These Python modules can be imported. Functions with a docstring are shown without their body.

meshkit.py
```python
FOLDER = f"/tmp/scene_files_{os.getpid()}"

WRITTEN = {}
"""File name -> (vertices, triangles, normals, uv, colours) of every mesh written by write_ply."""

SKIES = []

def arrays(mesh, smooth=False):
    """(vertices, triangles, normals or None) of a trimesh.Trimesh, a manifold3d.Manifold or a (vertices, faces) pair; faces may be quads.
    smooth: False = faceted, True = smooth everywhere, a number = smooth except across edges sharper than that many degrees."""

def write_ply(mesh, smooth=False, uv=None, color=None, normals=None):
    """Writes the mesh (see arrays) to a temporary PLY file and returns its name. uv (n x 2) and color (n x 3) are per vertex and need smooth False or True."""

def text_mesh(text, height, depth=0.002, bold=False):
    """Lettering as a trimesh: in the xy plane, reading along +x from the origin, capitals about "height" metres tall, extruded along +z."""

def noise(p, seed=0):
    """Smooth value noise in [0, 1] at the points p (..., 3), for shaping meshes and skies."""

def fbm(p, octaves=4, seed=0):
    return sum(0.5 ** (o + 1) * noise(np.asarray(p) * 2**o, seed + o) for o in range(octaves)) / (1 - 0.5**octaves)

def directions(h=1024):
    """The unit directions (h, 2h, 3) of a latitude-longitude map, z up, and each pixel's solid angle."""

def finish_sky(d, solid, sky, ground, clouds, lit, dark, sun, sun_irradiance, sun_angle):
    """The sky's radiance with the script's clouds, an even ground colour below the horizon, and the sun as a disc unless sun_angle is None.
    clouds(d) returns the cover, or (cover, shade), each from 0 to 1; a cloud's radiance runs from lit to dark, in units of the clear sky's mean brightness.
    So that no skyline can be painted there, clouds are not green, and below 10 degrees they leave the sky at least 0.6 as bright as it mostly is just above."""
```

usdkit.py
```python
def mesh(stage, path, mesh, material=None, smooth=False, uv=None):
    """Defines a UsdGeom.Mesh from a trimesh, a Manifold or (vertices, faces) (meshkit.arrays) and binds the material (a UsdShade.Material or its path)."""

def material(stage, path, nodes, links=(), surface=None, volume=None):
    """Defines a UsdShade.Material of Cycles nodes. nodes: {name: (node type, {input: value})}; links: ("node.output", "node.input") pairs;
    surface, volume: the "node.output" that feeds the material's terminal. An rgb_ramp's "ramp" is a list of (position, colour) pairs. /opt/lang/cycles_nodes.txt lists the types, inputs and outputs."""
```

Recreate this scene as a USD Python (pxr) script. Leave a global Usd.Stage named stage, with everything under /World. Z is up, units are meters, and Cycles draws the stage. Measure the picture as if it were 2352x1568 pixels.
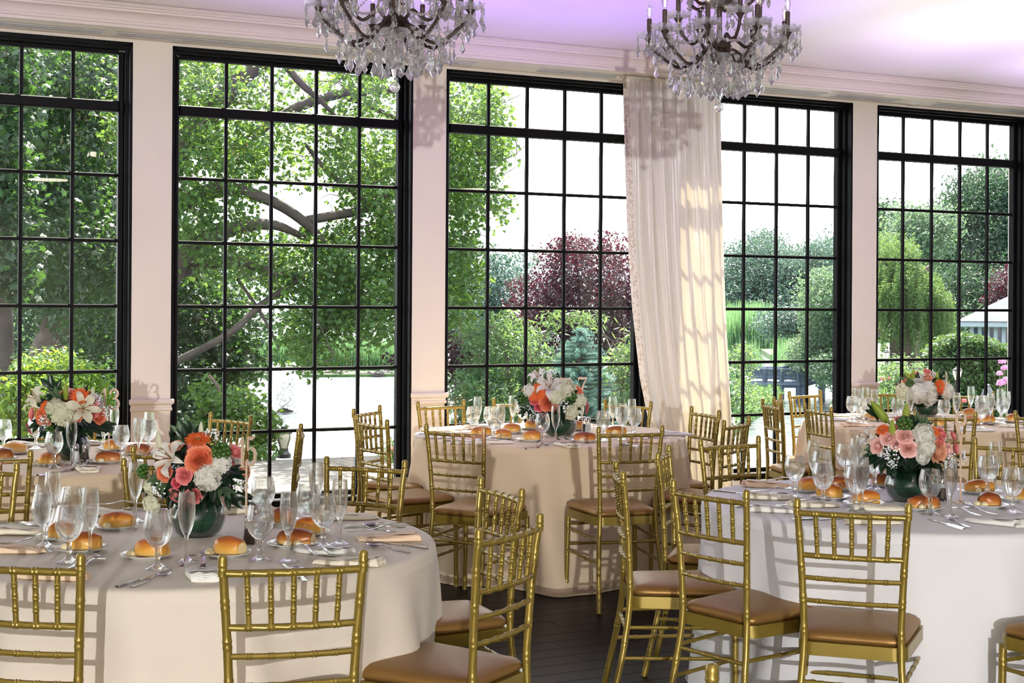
import math, random
import numpy as np, trimesh, usdkit
import manifold3d as m3
from shapely.geometry import Polygon, Point, LineString
from shapely.ops import unary_union
from pxr import Usd, UsdGeom, UsdShade, UsdLux, Gf, Sdf, Vt

stage = Usd.Stage.CreateInMemory()
UsdGeom.Xform.Define(stage, '/World')
UsdGeom.Scope.Define(stage, '/World/Looks')
RNG = np.random.default_rng(7)
PI = math.pi

# brightness of the lights
SKY_I, SUN_I, FLASH_I, LAMP_I, WASH_I, WHITE_K = 1.5, 80000.0, 17500.0, 20.0, 2600.0, .70

# ------------------------------------------------------------------ camera
F, CY, ROLL, TH, HC = 3300.0, 696.0, 0.0065, 0.45262, 1.52
FW = np.array([math.sin(TH), math.cos(TH), 0.0]); RT = np.array([math.cos(TH), -math.sin(TH), 0.0]); UP = np.array([0, 0, 1.0])
CR, SR = math.cos(ROLL), math.sin(ROLL)
CAM = np.array([0, 0, HC])
cx_, cy_, cz_ = CR * RT + SR * UP, -SR * RT + CR * UP, -FW
cam = UsdGeom.Camera.Define(stage, '/World/camera')
cam.AddTransformOp().Set(Gf.Matrix4d(*[*cx_, 0, *cy_, 0, *cz_, 0, *CAM, 1]))
cam.CreateHorizontalApertureAttr(36.0); cam.CreateVerticalApertureAttr(24.0)
cam.CreateFocalLengthAttr(F * 36 / 2352)
cam.CreateVerticalApertureOffsetAttr(-(784 - CY) * 36 / 2352)
cam.CreateClippingRangeAttr(Gf.Vec2f(0.05, 5000))
cam.CreateExposureAttr(0.0)

# ------------------------------------------------------------------ lights
def light(kind, name, pos, inten, color, aim=None, **kw):
    l = getattr(UsdLux, kind).Define(stage, '/World/' + name)
    l.CreateIntensityAttr(inten); l.CreateColorAttr(Gf.Vec3f(*color))
    for k, v in kw.items(): getattr(l, f'Create{k}Attr')(v)
    if aim is not None:
        z = -np.array(aim, float); z /= np.linalg.norm(z)
        x = np.cross([0, 0, 1.0], z); x = x / np.linalg.norm(x) if np.linalg.norm(x) > 1e-6 else np.array([1.0, 0, 0]); y = np.cross(z, x)
        l.AddTransformOp().Set(Gf.Matrix4d(*[*x, 0, *y, 0, *z, 0, *pos, 1]))
    else:
        l.AddTranslateOp().Set(Gf.Vec3d(*pos))
    return l
sky = light('DomeLight', 'sky_dome', (0, 0, 0), SKY_I, (0.93, 0.97, 1.0))
SUN_TO = 0.05 * RT + 0.60 * FW + 0.84 * UP
light('DistantLight', 'sun', (0, 0, 0), SUN_I, (1.0, 0.93, 0.80), aim=-SUN_TO, Angle=0.6)
# the photographer's strobe, on a stand behind and to the right of the camera
fp = CAM - FW * 14.0 + RT * 1.02 + UP * 0.50
light('SphereLight', 'strobe', fp, FLASH_I * 2.78, (0.98, 0.975, 0.98), Radius=0.06)
# ceiling lamps over the dance floor behind the camera, warm
for i, (x, y) in enumerate([(-2.0, -3.0), (3.0, -3.0), (9.0, -1.5), (-3.0, 2.0), (12.0, 3.0), (3.0, 1.0), (8.5, 2.5)]):
    light('DiskLight', f'downlight_lamp_{i+1:03d}', (x, y, 3.225), LAMP_I, (1.0, 0.88, 0.72), aim=(0.0, 0.0001, -1), Radius=0.30)
# floor-standing uplighters between the tables, shining on the ceiling: violet, and one white
V1, V2, WH = (.40, .20, 1.0), (.68, .53, 1.0), (1.0, .96, 1.0)
for i, (x, y, ax, ay, k, col, cone) in enumerate([(2.3, 6.1, .06, .34, 1.5, V1, 24.0), (2.5, 5.9, .40, .40, 1.6, V1, 24.0), (5.3, 5.8, -.28, .44, 1.4, V1, 25.0), (7.0, 5.6, .0, .46, 2.2, V2, 26.0), (8.6, 6.4, .05, .26, 2.4, V2, 26.0), (10.4, 7.0, .1, .08, 1.8, V2, 26.0), (.4, 5.9, .1, .42, .9, V1, 25.0),
    (5.7, 4.9, .12, .40, WHITE_K * 2.6, WH, 26.0), (8.2, 4.9, .05, .42, WHITE_K * 2.2, WH, 26.0), (1.2, 1.0, .2, -.2, WHITE_K, (1.0, .95, .90), 40.0), (6.2, 1.2, .0, -.2, WHITE_K, (1.0, .95, .90), 40.0)]):
    l = light('SphereLight', f'uplighter_{i+1:03d}', (x, y, .30), WASH_I * k, col, aim=(ax, ay, 1.0), Radius=0.05)
    sh = UsdLux.ShapingAPI.Apply(l.GetPrim()); sh.CreateShapingConeAngleAttr(cone); sh.CreateShapingConeSoftnessAttr(1.0)

# ------------------------------------------------------------------ unprojection of measured points
def ray(px, py):
    u, v = px - 1176.0, py - CY
    a, b = u * CR + v * SR, -u * SR + v * CR
    return FW + RT * (a / F) - UP * (b / F)
def at(px, py, z):
    d = ray(px, py); return CAM + d * ((z - HC) / d[2])
def atd(px, py, depth): return CAM + ray(px, py) * depth
def aty(px, py, y):
    d = ray(px, py); return CAM + d * (y / d[1])

# ------------------------------------------------------------------ scene helpers
USED = {}
def unique(parent, name):
    k = (parent, name); n = USED.get(k, -1) + 1; USED[k] = n
    return f'{parent}/{name}' + (f'_{n:03d}' if n else '')
def tag(path, label=None, cat=None, group=None, kind=None):
    p = stage.GetPrimAtPath(path)
    for k, v in (('label', label), ('category', cat), ('group', group), ('kind', kind)):
        if v: p.SetCustomDataByKey(k, v)
    return path
def thing(name, label, cat, loc=(0, 0, 0), rz=0.0, group=None, kind=None):
    path = unique('/World', name)
    x = UsdGeom.Xform.Define(stage, path); x.AddTranslateOp().Set(Gf.Vec3d(*map(float, loc))); x.AddRotateZOp().Set(math.degrees(rz))
    return tag(path, label, cat, group, kind)
def obj(name, mesh, mat, parent='/World', smooth=35, **t):
    path = unique(parent, name)
    if isinstance(mesh, MB): mesh = mesh.vf()
    if smooth is False:                 # hard edges: every face keeps its own corners
        v, f = np.asarray(mesh[0], float), np.asarray(mesh[1], int)
        if f.shape[1] == 4: f = np.vstack([f[:, [0, 1, 2]], f[:, [0, 2, 3]]])
        mesh = (v[f].reshape(-1, 3), np.arange(f.size).reshape(-1, 3))
    usdkit.mesh(stage, path, mesh, LOOK[mat], smooth=smooth)
    if t: tag(path, **t)
    return path
def dup(src, loc, rz, label, group=None, cat=None):
    base = src.rsplit('/', 1)[1]
    base = base[:-4] if base[-4:-3] == '_' and base[-3:].isdigit() else base
    path = unique('/World', base)
    x = UsdGeom.Xform.Define(stage, path)
    x.GetPrim().GetReferences().AddInternalReference(src); x.GetPrim().SetInstanceable(True)
    x.ClearXformOpOrder()
    x.AddTranslateOp().Set(Gf.Vec3d(*map(float, loc))); x.AddRotateZOp().Set(math.degrees(rz))
    return tag(path, label, cat, group)
PROTO = {}
def place(key, build, loc, rz, label, group=None):
    """The first call builds the thing at loc, later calls reference it."""
    if key in PROTO: return dup(PROTO[key], loc, rz, label, group)
    PROTO[key] = build(loc, rz, label, group); return PROTO[key]

class MB:
    def __init__(s): s.v, s.f, s.n = [], [], 0
    def add(s, v, f=None):
        if f is None: v, f = v
        v, f = np.asarray(v, float), np.asarray(f, int)
        if f.shape[1] == 4: f = np.vstack([f[:, [0, 1, 2]], f[:, [0, 2, 3]]])
        s.v.append(v); s.f.append(f + s.n); s.n += len(v); return s
    def vf(s): return np.vstack(s.v), np.vstack(s.f)
    def move(s, d): s.v = [x + np.asarray(d) for x in s.v]; return s

def grid_faces(n, m, wrap=False):
    i, j = np.meshgrid(np.arange(n - 1), np.arange(m if wrap else m - 1), indexing='ij'); i, j = i.ravel(), j.ravel(); k = (j + 1) % m
    return np.stack([i * m + j, i * m + k, (i + 1) * m + k, (i + 1) * m + j], 1)
def tube(pts, rad, sides=8, cap=True):
    p = np.asarray(pts, float); n = len(p); rad = np.broadcast_to(np.asarray(rad, float), (n,))
    t = np.gradient(p, axis=0); t /= np.linalg.norm(t, axis=1, keepdims=True) + 1e-12
    a = np.zeros_like(p); ref = np.array([0, 0, 1.0]) if abs(t[0, 2]) < .9 else np.array([1.0, 0, 0])
    a0 = np.cross(t[0], ref); a0 /= np.linalg.norm(a0); a[0] = a0
    for i in range(1, n):
        w = a[i - 1] - t[i] * (a[i - 1] @ t[i]); a[i] = w / (np.linalg.norm(w) + 1e-12)
    b = np.cross(t, a); ang = np.arange(sides) * 2 * PI / sides
    v = p[:, None] + rad[:, None, None] * (np.cos(ang)[None, :, None] * a[:, None] + np.sin(ang)[None, :, None] * b[:, None])
    v = v.reshape(-1, 3); q = grid_faces(n, sides, True); f = np.vstack([q[:, [0, 1, 2]], q[:, [0, 2, 3]]])
    if cap:
        v = np.vstack([v, p[0], p[-1]]); c0, c1 = n * sides, n * sides + 1; k = np.arange(sides); k2 = (k + 1) % sides
        f = np.vstack([f, np.stack([np.full(sides, c0), k2, k], 1), np.stack([np.full(sides, c1), (n - 1) * sides + k, (n - 1) * sides + k2], 1)])
    return v, f
def lathe(prof, seg=24, a0=0.0):
    p = np.asarray(prof, float); ang = a0 + np.arange(seg) * 2 * PI / seg
    v = np.stack([p[:, 0, None] * np.cos(ang), p[:, 0, None] * np.sin(ang), np.repeat(p[:, 1, None], seg, 1)], -1).reshape(-1, 3)
    q = grid_faces(len(p), seg, True)[:, ::-1]
    return v, q[:, ::-1]
def box(x0, x1, y0, y1, z0, z1):
    v = np.array([[x, y, z] for z in (z0, z1) for y in (y0, y1) for x in (x0, x1)], float)
    f = [[0, 2, 3, 1], [4, 5, 7, 6], [0, 1, 5, 4], [2, 6, 7, 3], [0, 4, 6, 2], [1, 3, 7, 5]]
    return v, np.array(f)
def cbox(x0, x1, y0, y1, z0, z1, c=0.004):
    """chamfered box"""
    pts = []
    for x, sx in ((x0, 1), (x1, -1)):
        for y, sy in ((y0, 1), (y1, -1)):
            for z, sz in ((z0, 1), (z1, -1)):
                pts += [(x + sx * c, y + sy * c, z), (x + sx * c, y, z + sz * c), (x, y + sy * c, z + sz * c)]
    h = trimesh.Trimesh(pts).convex_hull
    return np.array(h.vertices), np.array(h.faces)
def ball(c, r, n=1):
    s = trimesh.creation.icosphere(n, 1.0); return np.array(s.vertices) * np.asarray(r) + np.asarray(c), np.array(s.faces)
def octa(c, r, h): 
    a = np.arange(6) * PI / 3; v = np.vstack([np.stack([r * np.cos(a), r * np.sin(a), 0 * a], 1), [[0, 0, h], [0, 0, -h]]]) + np.asarray(c)
    k = np.arange(6); k2 = (k + 1) % 6
    return v, np.vstack([np.stack([k, k2, k * 0 + 6], 1), np.stack([k2, k, k * 0 + 7], 1)])
def extrude(poly, z0, z1):
    ms = [trimesh.creation.extrude_polygon(g, z1 - z0, engine='earcut') for g in getattr(poly, 'geoms', [poly])]
    m = trimesh.util.concatenate(ms); return np.array(m.vertices) + [0, 0, z0], np.array(m.faces)
def basis(n, roll=0.0):
    """rotation whose z column is n"""
    n = np.asarray(n, float); n = n / np.linalg.norm(n); r = np.array([0, 0, 1.0]) if abs(n[2]) < .95 else np.array([1.0, 0, 0])
    x = np.cross(r, n); x /= np.linalg.norm(x); y = np.cross(n, x); c, s = math.cos(roll), math.sin(roll)
    return np.stack([c * x + s * y, -s * x + c * y, n], 1)
def put(vf, R, t): return vf[0] @ np.asarray(R).T + np.asarray(t), vf[1]
def rz(a): c, s = math.cos(a), math.sin(a); return np.array([[c, -s, 0], [s, c, 0], [0, 0, 1.0]])
def spline(pts, n):
    p = np.asarray(pts, float); k = len(p); t = np.linspace(0, k - 1, n); i = np.clip(t.astype(int), 0, k - 2); u = (t - i)[:, None]
    g = lambda j: p[np.clip(j, 0, k - 1)]
    a, b, c, d = g(i - 1), g(i), g(i + 1), g(i + 2)
    return .5 * (2 * b + (c - a) * u + (2 * a - 5 * b + 4 * c - d) * u**2 + (3 * b - a - 3 * c + d) * u**3)
def hull_balls(cs): return m3.Manifold.batch_hull([m3.Manifold.sphere(r, 12).translate(tuple(map(float, c))) for c, r in cs])

# ------------------------------------------------------------------ materials
LOOK = {}
def mat(name, nodes, links=(), surface='p.BSDF', volume=None):
    LOOK[name] = usdkit.material(stage, '/World/Looks/' + name, nodes, links, surface=surface, volume=volume); return name
def flat(name, col, rough=.5, var=0.0, scale=20, bump=0.0, bscale=200, dist=.002, **kw):
    """principled with a little procedural variation of tone (object space) and a fine bump"""
    n = {'p': ('principled_bsdf', dict(base_color=col, roughness=rough, **kw))}; l = []
    if var or bump: n['tc'] = ('texture_coordinate', {})
    if var:
        n['n'] = ('noise_texture', {'scale': scale, 'detail': 4}); n['r'] = ('rgb_ramp', {'ramp': [(.3, tuple(c * (1 - var) for c in col)), (.7, tuple(min(1, c * (1 + var)) for c in col))]})
        l += [('tc.object', 'n.vector'), ('n.fac', 'r.fac'), ('r.color', 'p.base_color')]
    if bump:
        n['bn'] = ('noise_texture', {'scale': bscale, 'detail': 3}); n['b'] = ('bump', {'strength': bump, 'distance': dist})
        l += [('tc.object', 'bn.vector'), ('bn.fac', 'b.height'), ('b.normal', 'p.normal')]
    return mat(name, n, l)
def leafy(name, dark, light, trans=.45, tcol=None, rough=.45, spec=.4):
    tcol = tcol or tuple(min(1, c * 1.5) for c in light)
    return mat(name, {'oi': ('object_info', {}), 'g': ('geometry', {}), 'n': ('noise_texture', {'scale': .9, 'detail': 3}), 'm': ('math', {'math_type': 'add'}), 'm2': ('math', {'math_type': 'multiply', 'value2': .5}),
        'r': ('rgb_ramp', {'ramp': [(.25, dark), (.75, light)]}), 'p': ('principled_bsdf', {'roughness': rough, 'specular_ior_level': spec}),
        't': ('translucent_bsdf', {'color': tcol}), 'x': ('mix_closure', {'fac': trans})},
        [('g.position', 'n.vector'), ('n.fac', 'm.value1'), ('g.random_per_island', 'm.value2'), ('m.value', 'm2.value1'), ('m2.value', 'r.fac'), ('r.color', 'p.base_color'), ('p.BSDF', 'x.closure1'), ('t.BSDF', 'x.closure2')], surface='x.closure')
def glassy(name, tint=(1, 1, 1), ior=1.45, lo=.35, rough=0.0, film=0):
    """thin blown glass: plain see-through face on, refracting towards the edges"""
    g = {'color': tint, 'IOR': ior, 'roughness': rough}
    if film: g.update(thin_film_thickness=film, thin_film_ior=1.6)
    return mat(name, {'l': ('layer_weight', {'blend': .45}), 'r': ('rgb_ramp', {'ramp': [(0, (lo,) * 3), (1, (1, 1, 1))]}), 't': ('transparent_bsdf', {'color': tint}), 'g': ('glass_bsdf', g), 'x': ('mix_closure', {})},
        [('l.facing', 'r.fac'), ('r.color', 'x.fac'), ('t.BSDF', 'x.closure1'), ('g.BSDF', 'x.closure2')], surface='x.closure')
flat('wall_paint', (.81, .745, .665), .6, .02, 3, .15, 300, .001)
flat('trim_paint', (.78, .70, .645), .35)
flat('ceiling_paint', (.84, .81, .80), .55, .03, 1.2, .1, 120, .002)
flat('soffit_paint', (.84, .80, .74), .5)
flat('black_frame', (.003, .003, .0035), .5, specular_ior_level=.14)
flat('slot_dark', (.03, .03, .04), .6)
flat('slot_metal', (.75, .77, .80), .35)
mat('pane_glass', {'l': ('layer_weight', {'blend': .5}), 'r': ('rgb_ramp', {'ramp': [(0, (.022,) * 3), (.35, (.026,) * 3), (.6, (.06,) * 3), (.8, (.18,) * 3), (1, (.8,) * 3)]}), 't': ('transparent_bsdf', {'color': (.985, .993, .99)}), 'g': ('glossy_bsdf', {'color': (1, 1, 1), 'roughness': 0.0}), 'x': ('mix_closure', {})},
    [('l.facing', 'r.fac'), ('r.color', 'x.fac'), ('t.BSDF', 'x.closure1'), ('g.BSDF', 'x.closure2')], surface='x.closure')
mat('gold_paint', {'tc': ('texture_coordinate', {}), 'n': ('noise_texture', {'scale': 900, 'detail': 2}), 'r': ('rgb_ramp', {'ramp': [(.3, (.215, .150, .020)), (.7, (.35, .250, .046))]}), 'p': ('principled_bsdf', {'metallic': .45, 'roughness': .36, 'coat_weight': .2, 'coat_roughness': .2})},
    [('tc.object', 'n.vector'), ('n.fac', 'r.fac'), ('r.color', 'p.base_color')])
mat('gold_vinyl', {'tc': ('texture_coordinate', {}), 'v': ('voronoi_texture', {'scale': 600}), 'b': ('bump', {'strength': .12, 'distance': .0006}), 'p': ('principled_bsdf', {'base_color': (.27, .148, .042), 'metallic': .45, 'roughness': .42, 'specular_ior_level': .25})},
    [('tc.object', 'v.vector'), ('v.distance', 'b.height'), ('b.normal', 'p.normal')])
def cloth(name, col, sheen=.15):
    return mat(name, {'tc': ('texture_coordinate', {}), 'n': ('noise_texture', {'scale': 700, 'detail': 2}), 'b': ('bump', {'strength': .12, 'distance': .0008}), 'p': ('principled_bsdf', {'base_color': col, 'roughness': .75, 'sheen_weight': sheen, 'specular_ior_level': .25})},
        [('tc.object', 'n.vector'), ('n.fac', 'b.height'), ('b.normal', 'p.normal')])
cloth('cloth_cream', (.76, .685, .575)); cloth('cloth_champagne', (.69, .55, .37)); cloth('cloth_white', (.78, .775, .78)); cloth('napkin_ivory', (.86, .80, .64)); cloth('napkin_peach', (.86, .66, .46)); cloth('napkin_white', (.86, .85, .80))
mat('curtain_satin', {'tc': ('texture_coordinate', {}), 'n': ('noise_texture', {'scale': 500}), 'b': ('bump', {'strength': .08, 'distance': .001}), 'p': ('principled_bsdf', {'base_color': (.89, .87, .83), 'roughness': .33, 'sheen_weight': .4}), 't': ('translucent_bsdf', {'color': (.88, .81, .66)}), 'x': ('mix_closure', {'fac': .27})},
    [('tc.object', 'n.vector'), ('n.fac', 'b.height'), ('b.normal', 'p.normal'), ('p.BSDF', 'x.closure1'), ('t.BSDF', 'x.closure2')], surface='x.closure')
mat('curtain_lace', {'tc': ('texture_coordinate', {}), 'v': ('voronoi_texture', {'scale': 45}), 'r': ('rgb_ramp', {'ramp': [(.2, (.60, .52, .42)), (.6, (.84, .80, .72))]}), 'p': ('principled_bsdf', {'roughness': .6})},
    [('tc.object', 'v.vector'), ('v.distance', 'r.fac'), ('r.color', 'p.base_color')])
mat('floor_wood', {'g': ('geometry', {}), 'mp': ('mapping', {'scale': (2, 30, 2)}), 'n': ('noise_texture', {'scale': 2.2, 'detail': 5}), 'r': ('rgb_ramp', {'ramp': [(.3, (.004, .0025, .002)), (.7, (.013, .007, .005))]}), 'p': ('principled_bsdf', {'roughness': .38, 'specular_ior_level': .07})},
    [('g.position', 'mp.vector'), ('mp.vector', 'n.vector'), ('n.fac', 'r.fac'), ('r.color', 'p.base_color')])
glassy('thin_glass', (.985, .99, .99), 1.45, .16)
glassy('clear_glass', (.97, .985, .98), 1.45, .55)
mat('water_fill', {'t': ('transparent_bsdf', {'color': (.97, .98, .98)}), 'g': ('glass_bsdf', {'IOR': 1.2}), 'x': ('mix_closure', {'fac': .35})}, [('t.BSDF', 'x.closure1'), ('g.BSDF', 'x.closure2')], surface='x.closure')
mat('crystal', {'l': ('layer_weight', {'blend': .5}), 'r': ('rgb_ramp', {'ramp': [(0, (.5,) * 3), (1, (1, 1, 1))]}), 't': ('transparent_bsdf', {}), 'g': ('glass_bsdf', {'color': (1, 1, 1), 'IOR': 1.6, 'roughness': 0.0}), 'y': ('glossy_bsdf', {'roughness': .04, 'color': (1, 1, 1)}), 'x': ('mix_closure', {}), 'z': ('mix_closure', {'fac': .30}), 'd': ('principled_bsdf', {'base_color': (.92, .93, .96), 'roughness': .08}), 'w': ('mix_closure', {'fac': .07})},
    [('l.facing', 'r.fac'), ('r.color', 'x.fac'), ('t.BSDF', 'x.closure1'), ('g.BSDF', 'x.closure2'), ('x.closure', 'z.closure1'), ('y.BSDF', 'z.closure2'), ('z.closure', 'w.closure1'), ('d.BSDF', 'w.closure2')], surface='w.closure')
mat('crystal_frost', {'t': ('transparent_bsdf', {}), 'g': ('principled_bsdf', {'base_color': (.9, .92, .95), 'roughness': .12, 'transmission_weight': .75, 'ior': 1.5}), 'x': ('mix_closure', {'fac': .62})}, [('t.BSDF', 'x.closure1'), ('g.BSDF', 'x.closure2')], surface='x.closure')
flat('silver', (.62, .61, .60), .18, metallic=1.0)
flat('steel_dark', (.40, .39, .39), .25, metallic=1.0)
flat('porcelain', (.84, .845, .86), .15)
flat('iron_brown', (.055, .032, .025), .5, .25, 60)
flat('candle_sleeve', (.075, .048, .042), .6, .2, 90)
mat('bulb_glow', {'e': ('emission', {'color': (1.0, .50, .16), 'strength': 9.0})}, surface='e.emission')
flat('veneer', (.66, .50, .36), .55, .08, 80)
flat('butter', (.86, .74, .44), .45, .06, 60)
for nm, top, mid in (('bread_golden', (.46, .12, .012), (.76, .40, .06)), ('bread_brown', (.22, .045, .008), (.52, .17, .02)), ('bread_pale', (.62, .26, .04), (.82, .55, .16))):
    mat(nm, {'tc': ('texture_coordinate', {}), 'n': ('noise_texture', {'scale': 30, 'detail': 4}), 's': ('separate_xyz', {}), 'sz': ('math', {'math_type': 'multiply', 'value2': 17.0}), 'ma': ('math', {'math_type': 'multiply_add', 'value2': .16, 'value3': -.08}), 'ad': ('math', {'math_type': 'add'}), 'r': ('rgb_ramp', {'ramp': [(.05, (.80, .56, .20)), (.35, mid), (.75, top), (1, tuple(c * .8 for c in top))]}), 'b': ('bump', {'strength': .15, 'distance': .002}), 'p': ('principled_bsdf', {'roughness': .34, 'subsurface_weight': .1, 'subsurface_scale': .005})},
        [('tc.object', 's.vector'), ('tc.object', 'n.vector'), ('n.fac', 'ma.value1'), ('s.z', 'sz.value1'), ('sz.value', 'ad.value1'), ('ma.value', 'ad.value2'), ('ad.value', 'r.fac'), ('r.color', 'p.base_color'), ('n.fac', 'b.height'), ('b.normal', 'p.normal')])
flat('bread_crumb', (.84, .66, .34), .8, .08, 60, .3, 150, .003)
def petal(name, a, b, tr=.32):
    return mat(name, {'g': ('geometry', {}), 'oi': ('object_info', {}), 'tc': ('texture_coordinate', {}), 'n': ('noise_texture', {'scale': 25, 'detail': 3}), 'm': ('math', {'math_type': 'add'}), 'm2': ('math', {'math_type': 'multiply', 'value2': .5}), 'r': ('rgb_ramp', {'ramp': [(.3, a), (.7, b)]}), 'p': ('principled_bsdf', {'roughness': .55}), 't': ('translucent_bsdf', {'color': b}), 'x': ('mix_closure', {'fac': tr})},
        [('tc.object', 'n.vector'), ('n.fac', 'm.value1'), ('g.random_per_island', 'm.value2'), ('m.value', 'm2.value1'), ('m2.value', 'r.fac'), ('r.color', 'p.base_color'), ('p.BSDF', 'x.closure1'), ('t.BSDF', 'x.closure2')], surface='x.closure')
petal('petal_pink', (.82, .27, .26), (.90, .47, .42)); petal('petal_rose', (.72, .12, .16), (.84, .30, .30)); petal('petal_coral', (.80, .24, .12), (.90, .42, .24)); petal('petal_peach', (.84, .46, .30), (.90, .58, .42)); petal('petal_blush', (.93, .60, .55), (.96, .75, .69))
petal('petal_orange', (.82, .16, .03), (.92, .30, .08)); petal('petal_white', (.80, .79, .70), (.88, .88, .84)); petal('petal_cream', (.78, .78, .58), (.88, .88, .74)); petal('bud_green', (.32, .42, .05), (.62, .68, .22)); petal('petal_magenta', (.48, .22, .45), (.62, .40, .58))
leafy('leaf_florist', (.007, .022, .010), (.026, .066, .024), .15, rough=.3)
leafy('leaf_sage', (.06, .11, .05), (.14, .22, .11), .15)
flat('pepper', (.06, .035, .025), .6)
flat('berry_green', (.035, .10, .010), .3); flat('stem_green', (.05, .11, .02), .5); flat('stamen_brown', (.25, .09, .02), .6); flat('gerbera_eye', (.30, .16, .04), .7)
mat('leaf_lining', {'tc': ('texture_coordinate', {}), 'mp': ('mapping', {'scale': (1, 1, 14)}), 'n': ('noise_texture', {'scale': 7, 'detail': 4}), 'r': ('rgb_ramp', {'ramp': [(.35, (.004, .020, .010)), (.7, (.015, .075, .035))]}), 'p': ('principled_bsdf', {'roughness': .28})},
    [('tc.object', 'mp.vector'), ('mp.vector', 'n.vector'), ('n.fac', 'r.fac'), ('r.color', 'p.base_color')])
# outdoors
flat('bark', (.075, .058, .048), .9, .45, 4, .6, 14, .03)
flat('bark_grey', (.050, .042, .038), .9, .35, 3, .6, 12, .03)
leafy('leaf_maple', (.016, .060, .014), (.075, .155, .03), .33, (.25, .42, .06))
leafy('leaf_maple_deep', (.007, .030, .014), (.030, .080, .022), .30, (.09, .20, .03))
leafy('leaf_bright', (.04, .11, .012), (.15, .25, .03), .38, (.30, .42, .05))
leafy('leaf_cherry', (.015, .06, .03), (.09, .17, .05), .33, (.22, .34, .09))
leafy('leaf_plum', (.016, .007, .018), (.045, .013, .026), .22, (.11, .012, .025))
leafy('leaf_wood', (.008, .030, .024), (.032, .080, .045), .28, (.07, .15, .06))
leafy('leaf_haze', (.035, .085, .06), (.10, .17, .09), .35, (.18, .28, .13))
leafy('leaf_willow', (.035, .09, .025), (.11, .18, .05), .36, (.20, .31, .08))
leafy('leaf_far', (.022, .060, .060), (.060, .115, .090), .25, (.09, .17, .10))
leafy('leaf_hedge', (.015, .06, .015), (.12, .20, .05), .22, (.16, .26, .05))
leafy('needle_blue', (.10, .22, .19), (.26, .42, .36), .15)
leafy('reed_green', (.03, .10, .05), (.13, .24, .09), .4)
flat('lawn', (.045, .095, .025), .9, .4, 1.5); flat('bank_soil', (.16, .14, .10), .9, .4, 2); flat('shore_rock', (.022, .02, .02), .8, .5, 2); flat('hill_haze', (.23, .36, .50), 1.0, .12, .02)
mat('lake_water', {'g': ('geometry', {}), 'mp': ('mapping', {'scale': (1.0, 2.2, 1)}), 'n': ('noise_texture', {'scale': 1.3, 'detail': 4}), 'b': ('bump', {'strength': .9, 'distance': .2}), 'p': ('principled_bsdf', {'base_color': (.10, .12, .13), 'roughness': .14, 'specular_ior_level': .8})},
    [('g.position', 'mp.vector'), ('mp.vector', 'n.vector'), ('n.fac', 'b.height'), ('b.normal', 'p.normal')])
flat('spray_white', (.93, .95, .97), .4)
flat('patio_stone', (.11, .10, .093), .8, .2, 6, .2, 40, .004)
flat('grey_timber', (.06, .085, .135), .7, .15, 4); flat('timber_brown', (.12, .075, .05), .85, .4, 3)
flat('lantern_black', (.02, .02, .022), .4); flat('lantern_glass', (.74, .72, .60), .3, transmission_weight=.2)
flat('house_white', (.20, .245, .31), .7); flat('house_roof', (.085, .095, .115), .8, .15, 3); flat('house_glass', (.02, .04, .08), .08); flat('shed_red', (.50, .05, .04), .7); flat('umbrella_grey', (.12, .13, .15), .8)
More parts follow.
